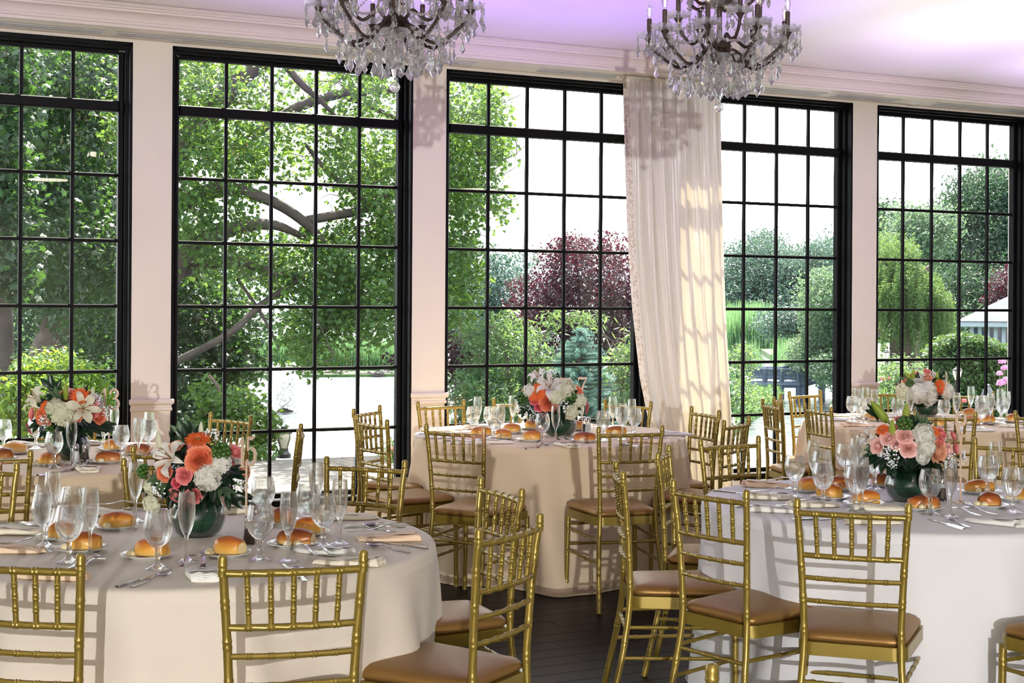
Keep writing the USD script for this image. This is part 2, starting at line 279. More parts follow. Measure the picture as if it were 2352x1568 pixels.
# ------------------------------------------------------------------ the room
def struct(name, mesh, m, parent='/World', label=None, smooth=30):
    p = obj(name, mesh, m, parent, smooth)
    if parent == '/World': tag(p, label, None, None, 'structure')
    return p
WY = 8.96                       # inner face of the window wall
X0, P, G = 2.0704, 1.8533, .30084
YM = 9.083                      # plane of the glazing bars
def opening(w): return 2.0 + P * w, 3.61 + P * w
ZB, ZT, ZC, ZS = .20, 3.105, 3.245, 3.125
XL, XR, YB = -9.0, 19.0, -16.0
# floor boards run along the window wall
fl = unique('/World', 'floor'); UsdGeom.Xform.Define(stage, fl); tag(fl, 'very dark polished wood plank floor under the tables', None, None, 'structure')
obj('subfloor', MB().add(box(XL, XR, YB, WY, -.06, -.012)), 'floor_wood', fl)
r = np.random.default_rng(3)
rowsy = np.arange(2.6, WY - .02, .125)
far = MB()
for y in rowsy:
    x = -4.0; first = r.uniform(.3, 1.2); y1 = min(y + .124, WY - .001)
    while x < 12.0:
        l = min(first or r.uniform(.9, 1.6), 12.0 - x); first = 0; bxx = cbox(x + .001, x + l - .001, y + .001, y1, -.012, r.uniform(-.0006, 0.0), .0012)
        if 2.9 < y < 5.6 and .2 < x < 3.6: obj('floor_board', MB().add(bxx), 'floor_wood', fl, False)
        else: far.add(bxx)
        x += l
far.add(box(XL, XR, YB, 2.599, -.012, 0)); far.add(box(12.001, XR, 2.6, WY, -.012, 0)); far.add(box(XL, -4.001, 2.6, WY, -.012, 0))
tag(obj('floor_board', far, 'floor_wood', fl, False), kind='stuff')
# window wall, pierced
W = MB(); edges = [XL]
for w in range(-4, 6):
    a, b = opening(w)
    W.add(box(a, b, WY, WY + .22, 0, ZB)); W.add(box(a, b, WY, WY + .22, ZT, ZC + .1))
for w in range(-4, 7):
    b0 = opening(w - 1)[1] if w > -4 else XL; a1 = opening(w)[0] if w < 6 else XR
    W.add(box(b0, a1, WY, WY + .22, 0, ZC + .1))
struct('wall_back', W, 'wall_paint', label='cream painted window wall with narrow piers between the tall windows')
struct('wall_left', MB().add(box(XL - .2, XL, YB, WY + .2, 0, ZC + .1)), 'wall_paint', label='plain cream side wall, out of the frame on the left')
struct('wall_right', MB().add(box(XR, XR + .2, YB, WY + .2, 0, ZC + .1)), 'wall_paint', label='plain cream side wall, out of the frame on the right')
struct('wall_front', MB().add(box(XL, XR, YB - .2, YB, 0, ZC + .1)), 'wall_paint', label='plain cream wall behind the camera')
SY = 8.545                      # edge of the soffit
struct('soffit', MB().add(box(XL, XR, SY, WY, ZS, ZC + .1)), 'soffit_paint', label='flat cream soffit above the windows')
struct('ceiling', MB().add(box(XL, XR, YB, SY, ZC, ZC + .1)), 'ceiling_paint', label='smooth white ceiling washed with violet light')
# crown moulding along the soffit edge: profile in (y, z), swept along x
prof = [(SY + .02, ZS - .012), (SY - .012, ZS - .012), (SY - .012, ZS + .004), (SY - .020, ZS + .010), (SY - .020, ZS + .022)]
for k in range(9): t = k / 8 * PI / 2; prof.append((SY - .024 - .040 * (1 - math.cos(t)), ZS + .026 + .044 * math.sin(t)))
prof += [(SY - .072, ZS + .072), (SY - .072, ZS + .084), (SY - .082, ZS + .088), (SY - .082, ZS + .096)]
for k in range(7): t = k / 6 * PI; prof.append((SY - .085 - .012 * math.sin(t), ZS + .098 + .012 * (1 - math.cos(t)) / 2))
prof += [(SY - .088, ZS + .119), (SY + .02, ZS + .1195)]
c = MB(); pr = np.array(prof); n = len(pr)
c.add(np.vstack([np.c_[np.full(n, x), pr] for x in (XL, XR)]), np.array([[i, (i + 1) % n, n + (i + 1) % n, n + i] for i in range(n)]))
struct('trim_1', c, 'trim_paint', label='stepped cream crown moulding where soffit meets ceiling', smooth=25)
# chair rail caps and baseboards on the piers
rail = [(0, .838), (.012, .838), (.018, .846), (.018, .856), (.010, .864), (.012, .874), (.030, .884), (.034, .894), (.034, .906), (.028, .914), (0, .914)]
for i, w in enumerate(range(-2, 5)):
    a, b = opening(w - 1)[1], opening(w)[0]
    m = MB(); k = len(rail); pts = []
    for d, z in rail: pts += [(a + .003 - d * .6, WY - d, z), (b - .003 + d * .6, WY - d, z)]
    pts = np.array(pts); q = [[2 * j, 2 * j + 1, 2 * j + 3, 2 * j + 2] for j in range(k - 1)]
    m.add(pts, np.array(q))
    for e in (0, 1):
        m.add(np.array([pts[2 * j + e] for j in range(k)] + [[pts[e][0], WY, .876]]), np.array([[j, j + 1, k] for j in range(k - 1)]))
    struct(f'trim_{i+2}', m, 'trim_paint', label=f'cream chair rail cap across a pier, pier {i+1} from the left end of the room', smooth=20)
    struct(f'baseboard_back_{i+1}', MB().add(cbox(a + .002, b - .002, WY - .016, WY, 0, .13, .004)), 'trim_paint', label=f'low cream baseboard at the foot of pier {i+1} from the left')
# windows
rowz = [2.2955 - .40456 * k for k in range(5)]
where = {-2: 'off the left edge of the photo', -1: 'leftmost in the photo, filled with dark oak leaves', 0: 'second from left, behind the bright maple branches', 1: 'third from left, beside the curtain with the plum tree outside', 2: 'right of the curtain, looking onto the footbridge', 3: 'rightmost in the photo, looking onto the willow', 4: 'off the right edge of the photo'}
for i, w in enumerate(range(-2, 5)):
    a, b = opening(w); x0 = X0 + P * w
    wp = unique('/World', f'window_{i+1}'); UsdGeom.Xform.Define(stage, wp)
    tag(wp, 'tall black grid window, ' + where[w], None, None, 'structure')
    yf, yb_ = WY + .004, WY + .16
    gl, gr = x0 - .004, x0 + 5 * G - .030
    # jamb with stops (a stepped black reveal), sash stiles at the glazing plane
    for s, (e, g_) in enumerate(((a, gl), (b, gr))):
        m = MB(); sgn = 1 if s == 0 else -1
        m.add(box(*sorted((e, e + sgn * .016)), yf - .006, yb_, ZB, ZT)); m.add(box(*sorted((e + sgn * .016, e + sgn * .034)), yf + .05, yb_, ZB, ZT)); m.add(cbox(*sorted((e + sgn * .034, g_)), YM - .025, YM + .03, ZB + .06, ZT - .045, .005))
        obj('jamb', m, 'black_frame', wp, False)
    m = MB(); m.add(box(a, b, yf - .006, yb_, ZT - .018, ZT)); m.add(box(a + .016, b - .016, yf + .04, yb_, ZT - .034, ZT - .018)); m.add(cbox(gl, gr, YM - .025, YM + .03, ZT - .06, ZT - .034, .004))
    obj('head', m, 'black_frame', wp, False)
    obj('sill', MB().add(cbox(a, b, yf - .012, yb_, ZB, ZB + .045, .006)).add(cbox(gl, gr, YM - .025, YM + .03, ZB + .045, ZB + .075, .004)), 'black_frame', wp, False)
    obj('transom', MB().add(cbox(gl, gr, YM - .045, YM + .03, 2.688, 2.752, .006)), 'black_frame', wp, False)
    vb = [x0 + G * k for k in range(1, 5)]
    for x in vb:
        obj('vertical_muntin', MB().add(cbox(x - .011, x + .011, YM - .012, YM + .014, ZB + .07, 2.69, .004)).add(cbox(x - .011, x + .011, YM - .012, YM + .014, 2.75, ZT - .055, .004)), 'black_frame', wp, False)
    for z in rowz: obj('horizontal_muntin', MB().add(cbox(gl, gr, YM - .010, YM + .013, z - .011, z + .011, .004)), 'black_frame', wp, False)
    xs = [gl] + vb + [gr]; zs = [ZB + .07] + rowz[::-1] + [2.70, ZT - .055]
    for j in range(7):
        z0, z1 = zs[j], zs[j + 1]
        if j == 6: z0 = 2.74
        for k in range(5):
            obj('pane', MB().add(box(xs[k], xs[k + 1], YM + .0175, YM + .0200, z0, z1)), 'pane_glass', wp, False)
# slot diffusers and round fittings in the soffit
def slot(xa, xb, label):
    t = thing('slot_diffuser', label, 'air vent', ((xa + xb) / 2, 8.80, ZS))
    L = (xb - xa) / 2
    obj('frame', MB().add(cbox(-L, L, -.062, -.050, -.006, -.0002, .001)).add(cbox(-L, L, .050, .062, -.006, -.0002, .001)).add(cbox(-L, -L + .012, -.05, .05, -.006, -.0002, .001)).add(cbox(L - .012, L, -.05, .05, -.006, -.0002, .001)), 'slot_metal', t, False)
    obj('backing', MB().add(box(-L + .012, L - .012, -.05, .05, -.0015, -.0002)), 'slot_dark', t, False)
    for y in (-.026, .0, .026): obj('slat', MB().add(cbox(-L + .012, L - .012, y - .006, y + .006, -.006, -.0016, .001)), 'slot_metal', t, False)
for xa, xb, lb in ((-.6, 1.55, 'long slot air diffuser in the soffit above the leftmost window'), (1.62, 3.98, 'long slot air diffuser in the soffit behind the left chandelier'), (4.46, 6.9, 'long slot air diffuser in the soffit above the curtain'), (6.98, 7.62, 'short slot air diffuser in the soffit right of the right chandelier'), (7.98, 10.2, 'long slot air diffuser in the soffit above the rightmost window')): slot(xa, xb, lb)
def round_fit(name, p, rad, label, cat, m):
    t = thing(name, label, cat, p)
    obj('rim', MB().add(lathe([(rad * .78, -.0002), (rad * .78, -.004), (rad * .85, -.007), (rad, -.004), (rad, -.0002)], 32)), 'porcelain', t)
    obj('face', MB().add(lathe([(0, -.0030), (rad * .79, -.0030)], 32)), m, t)
for px, py, rr, lb in ((405, 90, .05, 'small round recessed downlight in the soffit above the first pier'), (1070, 145, .05, 'small round recessed downlight in the soffit right of the left chandelier'), (2100, 237, .05, 'small round recessed downlight in the soffit near the fourth pier')):
    p = at(px, py, ZS); round_fit('recessed_light', p, rr, lb, 'ceiling light', 'spray_white')
round_fit('smoke_detector', at(2308, 67, ZC), .040, 'round white cover plate on the ceiling at upper right', 'smoke detector', 'porcelain')
round_fit('ceiling_speaker', at(1166, 168, ZS), .06, 'round cream speaker cover in the soffit over the second pier', 'speaker', 'soffit_paint')

# ------------------------------------------------------------------ the curtain over the third pier
def curtain():
    YC = 8.72
    n, k = 260, 60
    lt, rt = aty(1429, 200, YC), aty(1656, 205, YC)
    z = np.linspace(ZS - .004, .012, k); V = np.zeros((k, n, 3))
    keyz = [3.12, 2.6, 2.0, 1.5, 1.0, .6, 0.0]
    lx = np.interp(-z, [-q for q in keyz], [aty(x, y, YC)[0] for x, y in ((1429, 200), (1434, 330), (1441, 500), (1452, 650), (1470, 800), (1496, 950), (1512, 1120))])
    rx = np.interp(-z, [-q for q in keyz], [aty(x, y, YC)[0] for x, y in ((1655, 205), (1659, 350), (1666, 500), (1673, 650), (1682, 800), (1688, 930), (1693, 1100))])
    u = np.linspace(0, 1, n)
    rr = np.random.default_rng(11); step = .5 + rr.uniform(0, 1, 30); knots = np.r_[0, np.cumsum(step)]; knots /= knots[-1]
    w = np.interp(u, np.linspace(0, 1, 31), knots); amp = np.interp(u, np.linspace(0, 1, 14), rr.uniform(.35, 1.35, 14)); ph = rr.uniform(0, 6, 8)
    for i in range(k):
        t = i / (k - 1); dr = .06 * t * np.sin(u * 5 + 1)
        fold = amp * .030 * np.sin((w + dr) * 2 * PI * 8.5 + .4 * math.sin(t * 3 + 1)) + .011 * np.sin((w - dr) * 2 * PI * 19 + ph[0] + 2 * t) * (1 - .55 * t) + .022 * np.sin(u * 2 * PI * 2.6 + ph[1] + t * 1.6) * (.2 + t) + .006 * np.sin(u * 2 * PI * 33 + ph[2]) * (1 - t)
        if t < .05: fold *= .45 + t * 11
        V[i, :, 0] = lx[i] + (rx[i] - lx[i]) * u + .006 * np.cos(w * 2 * PI * 8.5); V[i, :, 1] = YC + fold; V[i, :, 2] = z[i]
    front = V.reshape(-1, 3); f = grid_faces(k, n)
    t = thing('curtain', 'floor length ivory satin curtain gathered over the pier between two windows', 'curtain', (0, 0, 0))
    e = 16
    a = V[:, e:].reshape(-1, 3); fa = grid_faces(k, n - e)
    th = lambda A, ff: (np.vstack([A, A + [0, .004, 0]]), np.vstack([ff, ff[:, ::-1] + len(A)]))
    obj('drape', th(a, fa), 'curtain_satin', t, True)
    b = V[:, :e + 1].reshape(-1, 3) + [0, -.003, 0]
    tag(obj('lace_edge', th(b, grid_faces(k, e + 1)), 'curtain_lace', t, True), label='patterned lace border down the left edge')
    obj('hem', MB().add(tube([V[0, j] + [0, -.004, -.012] for j in range(0, n, 4)], .012, 6)), 'curtain_satin', t)
    obj('curtain_track', MB().add(cbox(lt[0] - .03, rt[0] + .03, YC + .03, YC + .06, ZS - .022, ZS - .0005, .003)), 'trim_paint', t, False)
curtain()
# ------------------------------------------------------------------ chairs
def bamboo(path, r, rings, sides=10, res=60, r1=None, amp=.32, w=.006):
    """a rod swelling into pairs of rings at arc lengths given as fractions"""
    p = spline(path, 200) if len(path) > 2 else np.linspace(path[0], path[1], 200)
    s = np.r_[0, np.cumsum(np.linalg.norm(np.diff(p, axis=0), axis=1))]; L = s[-1]
    want = list(np.linspace(0, L, max(6, int(len(path) > 2) * 16)))
    for q in rings:
        for d in (-2.4, -1.7, -1.0, -.5, 0, .5, 1.0, 1.7, 2.4): want.append(q * L + d * w)
    want = np.unique(np.clip(want, 0, L)); pp = np.stack([np.interp(want, s, p[:, k]) for k in range(3)], 1)
    rad = np.interp(want / L, [0, 1], [r, r1 or r])
    for q in rings:
        d = (want - q * L) / w
        rad = rad + r * amp * (np.exp(-((np.abs(d) - 1.0) / .42) ** 2)) + r * amp * .25 * np.exp(-(d / 2.0) ** 2)
    return tube(pp, rad, sides)
def back_y(z):  # depth of the rear posts at a height: legs kick back below the seat, the back leans
    return float(np.interp(z, [0, .12, .25, .36, .44, .52, .66, .80, .915], [-.272, -.247, -.220, -.202, -.194, -.194, -.201, -.212, -.225]))
def back_x(z): return float(np.interp(z, [0, .2, .36, .44, .55, .70, .915], [.178, .166, .153, .148, .149, .156, .170]))
def chiavari(loc, rot, label, group):
    t = thing('chiavari_chair', label, 'chair', loc, rot, group)
    for s in (-1, 1):
        zs = np.linspace(.0, .880, 24)
        m = MB().add(bamboo([(s * back_x(z), back_y(z), z) for z in zs], .0125, [.13, .33, .57, .68, .79, .90], 10, r1=.0108, amp=.10, w=.008))
        x, y = s * back_x(.90), back_y(.90)
        m.add(put(lathe([(.0108, -.022), (.0108, -.012), (.0122, -.009), (.0122, -.005), (.0108, -.003), (.0108, .000), (.0124, .003), (.0124, .007), (.0112, .010), (.0118, .018), (.0112, .025), (.008, .030), (0, .0318)], 12), np.eye(3), (x, y, .884)))
        obj('rear_leg', m, 'gold_paint', t, 40)
    for s in (-1, 1):
        m = MB().add(bamboo([(s * .192, .186, .0), (s * .184, .183, .43)], .0115, [.16, .52, .86], 10, r1=.0130, amp=.10, w=.008))
        obj('front_leg', m, 'gold_paint', t, 40)
    def bowed(z, z2=None, n=9, bow=.016):
        x, y = back_x(z), back_y(z); u = np.linspace(-1, 1, n)
        return [(x * q, y - bow * (1 - q * q), z) for q in u]
    sp = [-.667, -.333, 0, .333, .667]
    for nm, z, r in (('top_rail', .868, .0095), ('spindle_rail', .735, .0088), ('back_rail', .664, .0075), ('back_rail', .592, .0075)):
        obj(nm, MB().add(bamboo(bowed(z), r, [(q + 1) / 2 for q in sp], 8, amp=.20, w=.0045)), 'gold_paint', t, 40)
    for q in sp:
        b = np.array([back_x(.735) * q, back_y(.735) - .016 * (1 - q * q), .735]); a = np.array([back_x(.868) * q, back_y(.868) - .016 * (1 - q * q), .868])
        obj('spindle', MB().add(bamboo([b, a], .0070, [.30, .52, .74], 8, amp=.24, w=.0042)), 'gold_paint', t, 40)
    # seat frame: a band following a rounded outline
    out = Polygon([(-.165, -.196), (.165, -.196), (.205, .20), (-.205, .20)]).buffer(-.05).buffer(.05, quad_segs=6)
    inn = out.buffer(-.022)
    obj('seat_frame', MB().add(extrude(out.difference(inn), .418, .460)).add(extrude(inn, .440, .4595)), 'gold_paint', t, 30)
    # cushion: rounded pad
    rings = []; co = out.buffer(-.006); k = 64
    for d, z in ((.012, .4602), (.002, .466), (.0, .474), (.004, .484), (.014, .492), (.035, .4985), (.075, .5025), (.13, .5045)):
        g = co.buffer(-d); ln = LineString(g.exterior.coords); pts = [ln.interpolate(q / k, normalized=True) for q in range(k)]
        a0 = int(np.argmin([math.atan2(p.y, p.x) % (2 * PI) for p in pts])); pts = pts[a0:] + pts[:a0]
        rings.append([(p.x, p.y, z) for p in pts])
    v = np.array(rings).reshape(-1, 3); q = grid_faces(len(rings), k, True); v = np.vstack([v, [[0, 0, .505]]]); f = np.vstack([q[:, [0, 1, 2]], q[:, [0, 2, 3]], [[(len(rings) - 1) * k + j, (len(rings) - 1) * k + (j + 1) % k, len(v) - 1] for j in range(k)]])
    tag(obj('cushion', (v, f), 'gold_vinyl', t, True), label='bronze vinyl cushion')
    def stretch(a, b, r=.0072, rings=(.2, .4, .6, .8)): obj('stretcher', MB().add(bamboo([a, b], r, rings, 8, amp=.20, w=.0045)), 'gold_paint', t, 40)
    for z in (.345, .235):
        for s in (-1, 1): stretch((s * back_x(z), back_y(z), z), (s * (.1885 if z < .3 else .186), .184, z + .006))
    for z in (.375, .27): stretch((-.187, .184, z), (.187, .184, z))
    for z in (.335,): stretch((-back_x(z), back_y(z), z), (back_x(z), back_y(z), z))
    for s in (-1, 1): obj('foot_glide', MB().add(lathe([(0, .0), (.011, .0), (.0125, .006), (.0125, .012)], 10)).move((s * .192, .186, 0)), 'lantern_black', t)
    return t
def chair(L, R, toward, label, group='gold chairs around the tables'):
    """L, R: the two finials as measured in the photograph, left and right; toward: does the chair face the camera"""
    A, B = at(*L, .915)[:2], at(*R, .915)[:2]
    d = B - A; d /= np.linalg.norm(d); c = (A + B) / 2
    xax = -d if toward else d                 # the chair's own right-hand axis
    fwd = np.array([-xax[1], xax[0]])
    o = c - fwd * back_y(.915)
    return place('chair', chiavari, (o[0], o[1], 0), math.atan2(xax[1], xax[0]), label)
CH = [
 ((-128, 1256), (206, 1271), 0, 'gold chair at the near left corner, back cut off by the frame edge'),
 ((510, 1273), (836, 1262), 0, 'nearest full-backed gold chair, in front of the table numbered 15'),
 ((1097, 1213), (1244, 1176), 0, 'gold chair right of table fifteen with its wide bronze seat at the bottom edge'),
 ((1103, 1093), (1202, 1121), 1, 'gold chair right of table fifteen, half hidden behind the nearer chair there'),
 ((750, 1047), (931, 1056), 1, 'gold chair behind the right side of table fifteen, facing the camera'),
 ((687, 986), (692, 972), 0, 'gold chair seen edge-on, right of the lantern post outside the second window'),
 ((478, 945), (584, 954), 1, 'gold chair by the window behind the vase of table fifteen'),
 ((818, 937), (866, 930), 1, 'sunlit gold chair left of table seven, the farther one by the window frame'),
 ((824, 953), (884, 962), 0, 'gold chair left of table seven, overlapping the sunlit chair beside the window frame'),
 ((952, 922), (1072, 917), 1, 'gold chair against the second pier, behind the left of table seven'),
 ((1139, 914), (1250, 914), 1, 'gold chair behind table seven, mostly hidden by its flowers'),
 ((1387, 915), (1499, 921), 1, 'gold chair beside the curtain foot, behind the right of table seven'),
 ((975, 972), (1115, 980), 0, 'gold chair with its back to us at the front left of table seven'),
 ((1371, 979), (1525, 976), 0, 'gold chair with its back to us at the front right of table seven'),
 ((1590, 932), (1651, 941), 1, 'gold chair in front of the curtain hem, right of table seven'),
 ((1665, 964), (1719, 955), 0, 'gold chair right of table seven, between the curtain and the table with the number 9'),
 ((1610, 1007), (1740, 1000), 1, 'gold chair facing us at the back left of the white table'),
 ((1752, 915), (1792, 923), 0, 'narrowly seen gold chair left of the farthest table, with a sunlit seat'),
 ((1778, 910), (1792, 904), 1, 'edge-on gold chair just behind another one, left of the farthest table'),
 ((1808, 898), (1889, 894), 1, 'bright gold chair by the footbridge window, behind the farthest table'),
 ((1848, 925), (1909, 934), 0, 'gold chair at the near left of the farthest table'),
 ((1998, 893), (2083, 893), 1, 'gold chair behind the farthest table, left of its flowers'),
 ((2184, 897), (2268, 898), 1, 'gold chair behind the farthest table, right of its flowers'),
 ((2099, 943), (2244, 945), 0, 'gold chair with its back to us at the front of the farthest table'),
 ((2332, 942), (2462, 950), 0, 'gold chair cut by the right edge, front right of the farthest table'),
 ((2242, 1004), (2413, 1013), 1, 'gold chair facing us at the right edge, behind the white table'),
 ((1834, 1143), (2083, 1155), 0, 'nearest gold chair at the white table, full back and bronze seat in view'),
 ((1545, 1100), (1714, 1124), 0, 'gold chair left of the nearest one at the white table, turned to the right'),
 ((1413, 1057), (1431, 1082), 0, 'gold chair seen edge-on in the aisle, left end of the white table'),
 ((1509, 1039), (1536, 1020), 1, 'gold chair seen nearly edge-on between table seven and the white table'),
 ((2556, 1170), (2730, 1154), 0, 'gold chair at the lower right corner, only seat and legs in the frame'),
 ((1420, 1650), (1651, 1512), 1, 'gold chair post rising at the bottom edge, right of centre'),
 ((-130, 1036), (65, 1032), 0, 'gold chair at the left edge, the farther of two between the left tables'),
 ((-165, 1058), (38, 1060), 1, 'gold chair at the left edge, the nearer of two between the left tables'),
 ((301, 1022), (480, 1028), 0, 'gold chair behind the flowers of table fifteen, the farther of two'),
 ((279, 1051), (480, 1040), 1, 'gold chair behind the flowers of table fifteen, the nearer of two'),
 ((95, 934), (205, 932), 1, 'gold chair behind the flowers of table thirteen, by the window'),
]
for L, R, tw, lb in CH: chair(L, R, tw, lb)

# ------------------------------------------------------------------ tables under floor-length cloths
TZ = .76
TAB = {15: (442, 4.55, .772, 'cloth_cream'), 13: (165, 6.99, .77, 'cloth_champagne'), 7: (1263, 8.40, .79, 'cloth_champagne'), 9: (2080, 5.56, .775, 'cloth_white'), 8: (2122, 9.45, .78, 'cloth_champagne')}
CEN = {}
def tablecloth(c, R, m, seed, label):
    t = thing('tablecloth', label, 'tablecloth', (c[0], c[1], 0))
    r = np.random.default_rng(seed); n = 288; a = np.arange(n) * 2 * PI / n
    nf = int(r.integers(13, 16)); th = np.sort((np.arange(nf) + r.uniform(-.28, .28, nf)) * 2 * PI / nf); wd = r.uniform(.09, .18, nf); am = r.uniform(.4, 1.6, nf); sk = r.uniform(-.22, .22, nf)
    rows = []
    top = [(rr, TZ) for rr in (0.001, R * .35, R * .7, R * .9, R * .965)] + [(R * .985, TZ - .0015), (R * .997, TZ - .007), (R * 1.004, TZ - .018), (R * 1.008, TZ - .04)]
    for rr, z in top: rows.append(np.stack([rr * np.cos(a), rr * np.sin(a), np.full(n, z)], 1))
    for z in np.linspace(TZ - .08, .012, 22):
        t_ = (TZ - z) / TZ; d = np.zeros(n)
        for h, w_, q, s in zip(th, wd, am, sk):
            x = (a - h - s * t_ + PI) % (2 * PI) - PI; d += q * np.exp(-(x / (w_ * (.55 + .6 * t_))) ** 2)
        rad = R * 1.008 + .035 * t_ + (d - .45) * .105 * t_ ** .85 + .006 * t_ * np.sin(a * 31 + seed)
        if z < .03: rad = rad + .012
        rows.append(np.stack([rad * np.cos(a), rad * np.sin(a), np.full(n, z)], 1))
    V = np.array(rows); v = V.reshape(-1, 3); f = grid_faces(len(rows), n, True)[:, ::-1]
    k = 9
    obj('cloth_top', (np.array(rows[:k]).reshape(-1, 3), grid_faces(k, n, True)), m, t, True)
    obj('skirt', (np.array(rows[k - 1:]).reshape(-1, 3), grid_faces(len(rows) - k + 1, n, True)), m, t, True)
    obj('hem', (np.vstack([rows[-2], rows[-1], rows[-1] * [.994, .994, 0] + [0, 0, .002]]), grid_faces(3, n, True)), m, t, True)
TL = {15: 'floor length cream cloth over the round table numbered 15, front left', 13: 'champagne cloth over the round table numbered 13, behind at far left', 7: 'champagne cloth over the round table numbered 7, centre of the room', 9: 'white cloth over the round table with the number 9, front right', 8: 'champagne cloth over the farthest round table, by the rightmost window'}
for k, (px, z, R, m) in TAB.items():
    p = CAM + (FW + RT * ((px - 1176) / F)) * z; CEN[k] = p
    tablecloth(p, R, m, k, TL[k])
# ------------------------------------------------------------------ tableware
def goblet(loc, rot, label, group, fill=.0):
    t = thing('water_goblet', label, 'glass', loc, rot, group)
    o = [(.0085, .062), (.016, .066), (.027, .076), (.0355, .092), (.0395, .108), (.0405, .120), (.0385, .136), (.0345, .154), (.0325, .165)]
    o = spline([(r, 0, z) for r, z in o], 26)[:, [0, 2]]
    obj('bowl', MB().add(lathe(np.vstack([o, [[.0318, .1656]], [[.0308, .165]], (o[::-1] - [.0017, 0])[1:-6], [[.004, .074]], [[0, .073]]]), 32)), 'thin_glass', t, 60)
    s = [(0, .001), (.030, .0008), (.0345, .0022), (.0345, .0034), (.026, .0065), (.014, .012), (.0075, .020), (.0070, .030), (.0105, .036), (.0070, .042), (.0065, .050), (.0088, .058), (.0085, .0625), (0, .0625)]
    obj('stem', MB().add(lathe(s, 24)), 'clear_glass', t, 50)
    if fill:
        zz = np.linspace(.0745, fill, 12); rr = np.interp(zz, o[:, 1], o[:, 0]) - .0020; rr[0] = .003
        obj('water', MB().add(lathe(np.vstack([[[0, zz[0]]], np.c_[rr, zz], [[0, fill]]]), 28)), 'water_fill', t, 50)
    return t
def flute(loc, rot, label, group):
    t = thing('champagne_flute', label, 'glass', loc, rot, group)
    o = spline([(r, 0, z) for r, z in [(.0065, .078), (.011, .085), (.018, .102), (.0225, .122), (.0250, .146), (.0250, .168), (.0235, .188), (.0222, .203)]], 24)[:, [0, 2]]
    obj('bowl', MB().add(lathe(np.vstack([o, [[.0217, .2035]], [[.0208, .203]], (o[::-1] - [.0014, 0])[1:-4], [[0, .089]]]), 28)), 'thin_glass', t, 60)
    s = [(0, .001), (.028, .0008), (.0315, .002), (.0315, .003), (.022, .006), (.011, .011), (.0060, .020), (.0048, .034), (.0062, .046), (.0046, .056), (.0046, .068), (.0066, .076), (.0064, .0785), (0, .0785)]
    obj('stem', MB().add(lathe(s, 20)), 'clear_glass', t, 50)
    return t
def bread_plate(loc, rot, label, group):
    t = thing('bread_plate', label, 'plate', loc, rot, group)
    obj('dish', MB().add(lathe([(0, .0035), (.045, .0035), (.050, .0045), (.056, .009), (.066, .0125), (.078, .0150), (.0800, .0146), (.0795, .0132), (.066, .0085), (.055, .004), (.050, .0005), (.046, 0.0), (0, 0.0)], 48)), 'porcelain', t, 40)
    return t
def roll_mesh(kind):
    s = trimesh.creation.icosphere(3, 1.0); v = np.array(s.vertices); L, Wd, H = {'round': (.043, .038, .036), 'long': (.066, .034, .034), 'torn': (.056, .036, .036)}[kind]
    n = np.sin(v @ [3.1, 1.7, 2.3] * 1.9 + len(kind)) * .02 + np.sin(v @ [-2.0, 3.9, 1.1] * 2.3) * .018
    v = v * (1 + n[:, None]); e = np.sign(v) * np.abs(v) ** .88
    w = e * [L, Wd, H]
    if kind != 'round': w[:, 0] = np.clip(w[:, 0], -L, L * .80); w[:, 1] *= 1 - .10 * (w[:, 0] / L) ** 2
    w[:, 2] = np.where(w[:, 2] < -.45 * H, -.45 * H - (-.45 * H - w[:, 2]) * .15, w[:, 2]); w[:, 2] -= w[:, 2].min()
    return w, np.array(s.faces)
def bread_roll(kind, m):
    def f(loc, rot, label, group):
        t = thing('bread_roll', label, 'bread', loc, rot, group)
        w, fc = roll_mesh(kind); obj('crust', (w, fc), m, t, True)
        if kind != 'round':
            x = w[:, 0].max(); k = w[w[:, 0] > x - 1e-6]; yy, zz = k[:, 1], k[:, 2]; c = np.array([yy.mean(), zz.mean()]); rad = max(np.ptp(yy), np.ptp(zz)) / 2 * .98
            a = np.arange(24) * 2 * PI / 24; v = [[x + .0012, c[0] + np.ptp(yy) / 2 * .97 * math.cos(q), c[1] + np.ptp(zz) / 2 * .97 * math.sin(q)] for q in a] + [[x + .0035, *c]]
            tag(obj('torn_face', (np.array(v), np.array([[j, (j + 1) % 24, 24] for j in range(24)])), 'bread_crumb', t, True), label='pale torn end of the roll')
        return t
    return f
def butter_ball(loc, rot, label, group):
    t = thing('butter_ball', label, 'butter', loc, rot, group)
    v, f = ball((0, 0, .0118), (.0135, .0135, .0118), 2); obj('ball', (v, f), 'butter', t, True); return t
def fork(loc, rot, label, group):
    t = thing('fork', label, 'fork', loc, rot, group)
    h = Polygon([(-.105, -.0055), (-.095, -.0080), (-.06, -.0055), (.0, -.0032), (.022, -.0038), (.034, -.0095), (.046, -.0118), (.046, .0118), (.034, .0095), (.022, .0038), (0, .0032), (-.06, .0055), (-.095, .0080), (-.105, .0055)]).buffer(.0008)
    def bend(vf):
        v = vf[0].copy(); x = v[:, 0]; v[:, 2] += .0035 + .010 * np.exp(-((x - .020) / .030) ** 2) + .004 * np.clip((x - .05) / .05, 0, 1) ** 2; return v, vf[1]
    def fine(poly, z1): 
        m = trimesh.creation.extrude_polygon(poly, z1, engine='earcut').subdivide().subdivide(); return np.array(m.vertices), np.array(m.faces)
    obj('handle', bend(fine(h, .0022)), 'silver', t, 40)
    for y in (-.0093, -.0031, .0031, .0093):
        obj('tine', bend(fine(Polygon([(.044, y - .0019), (.086, y - .0015), (.091, y), (.086, y + .0015), (.044, y + .0019)]), .0022)), 'silver', t, 40)
    return t
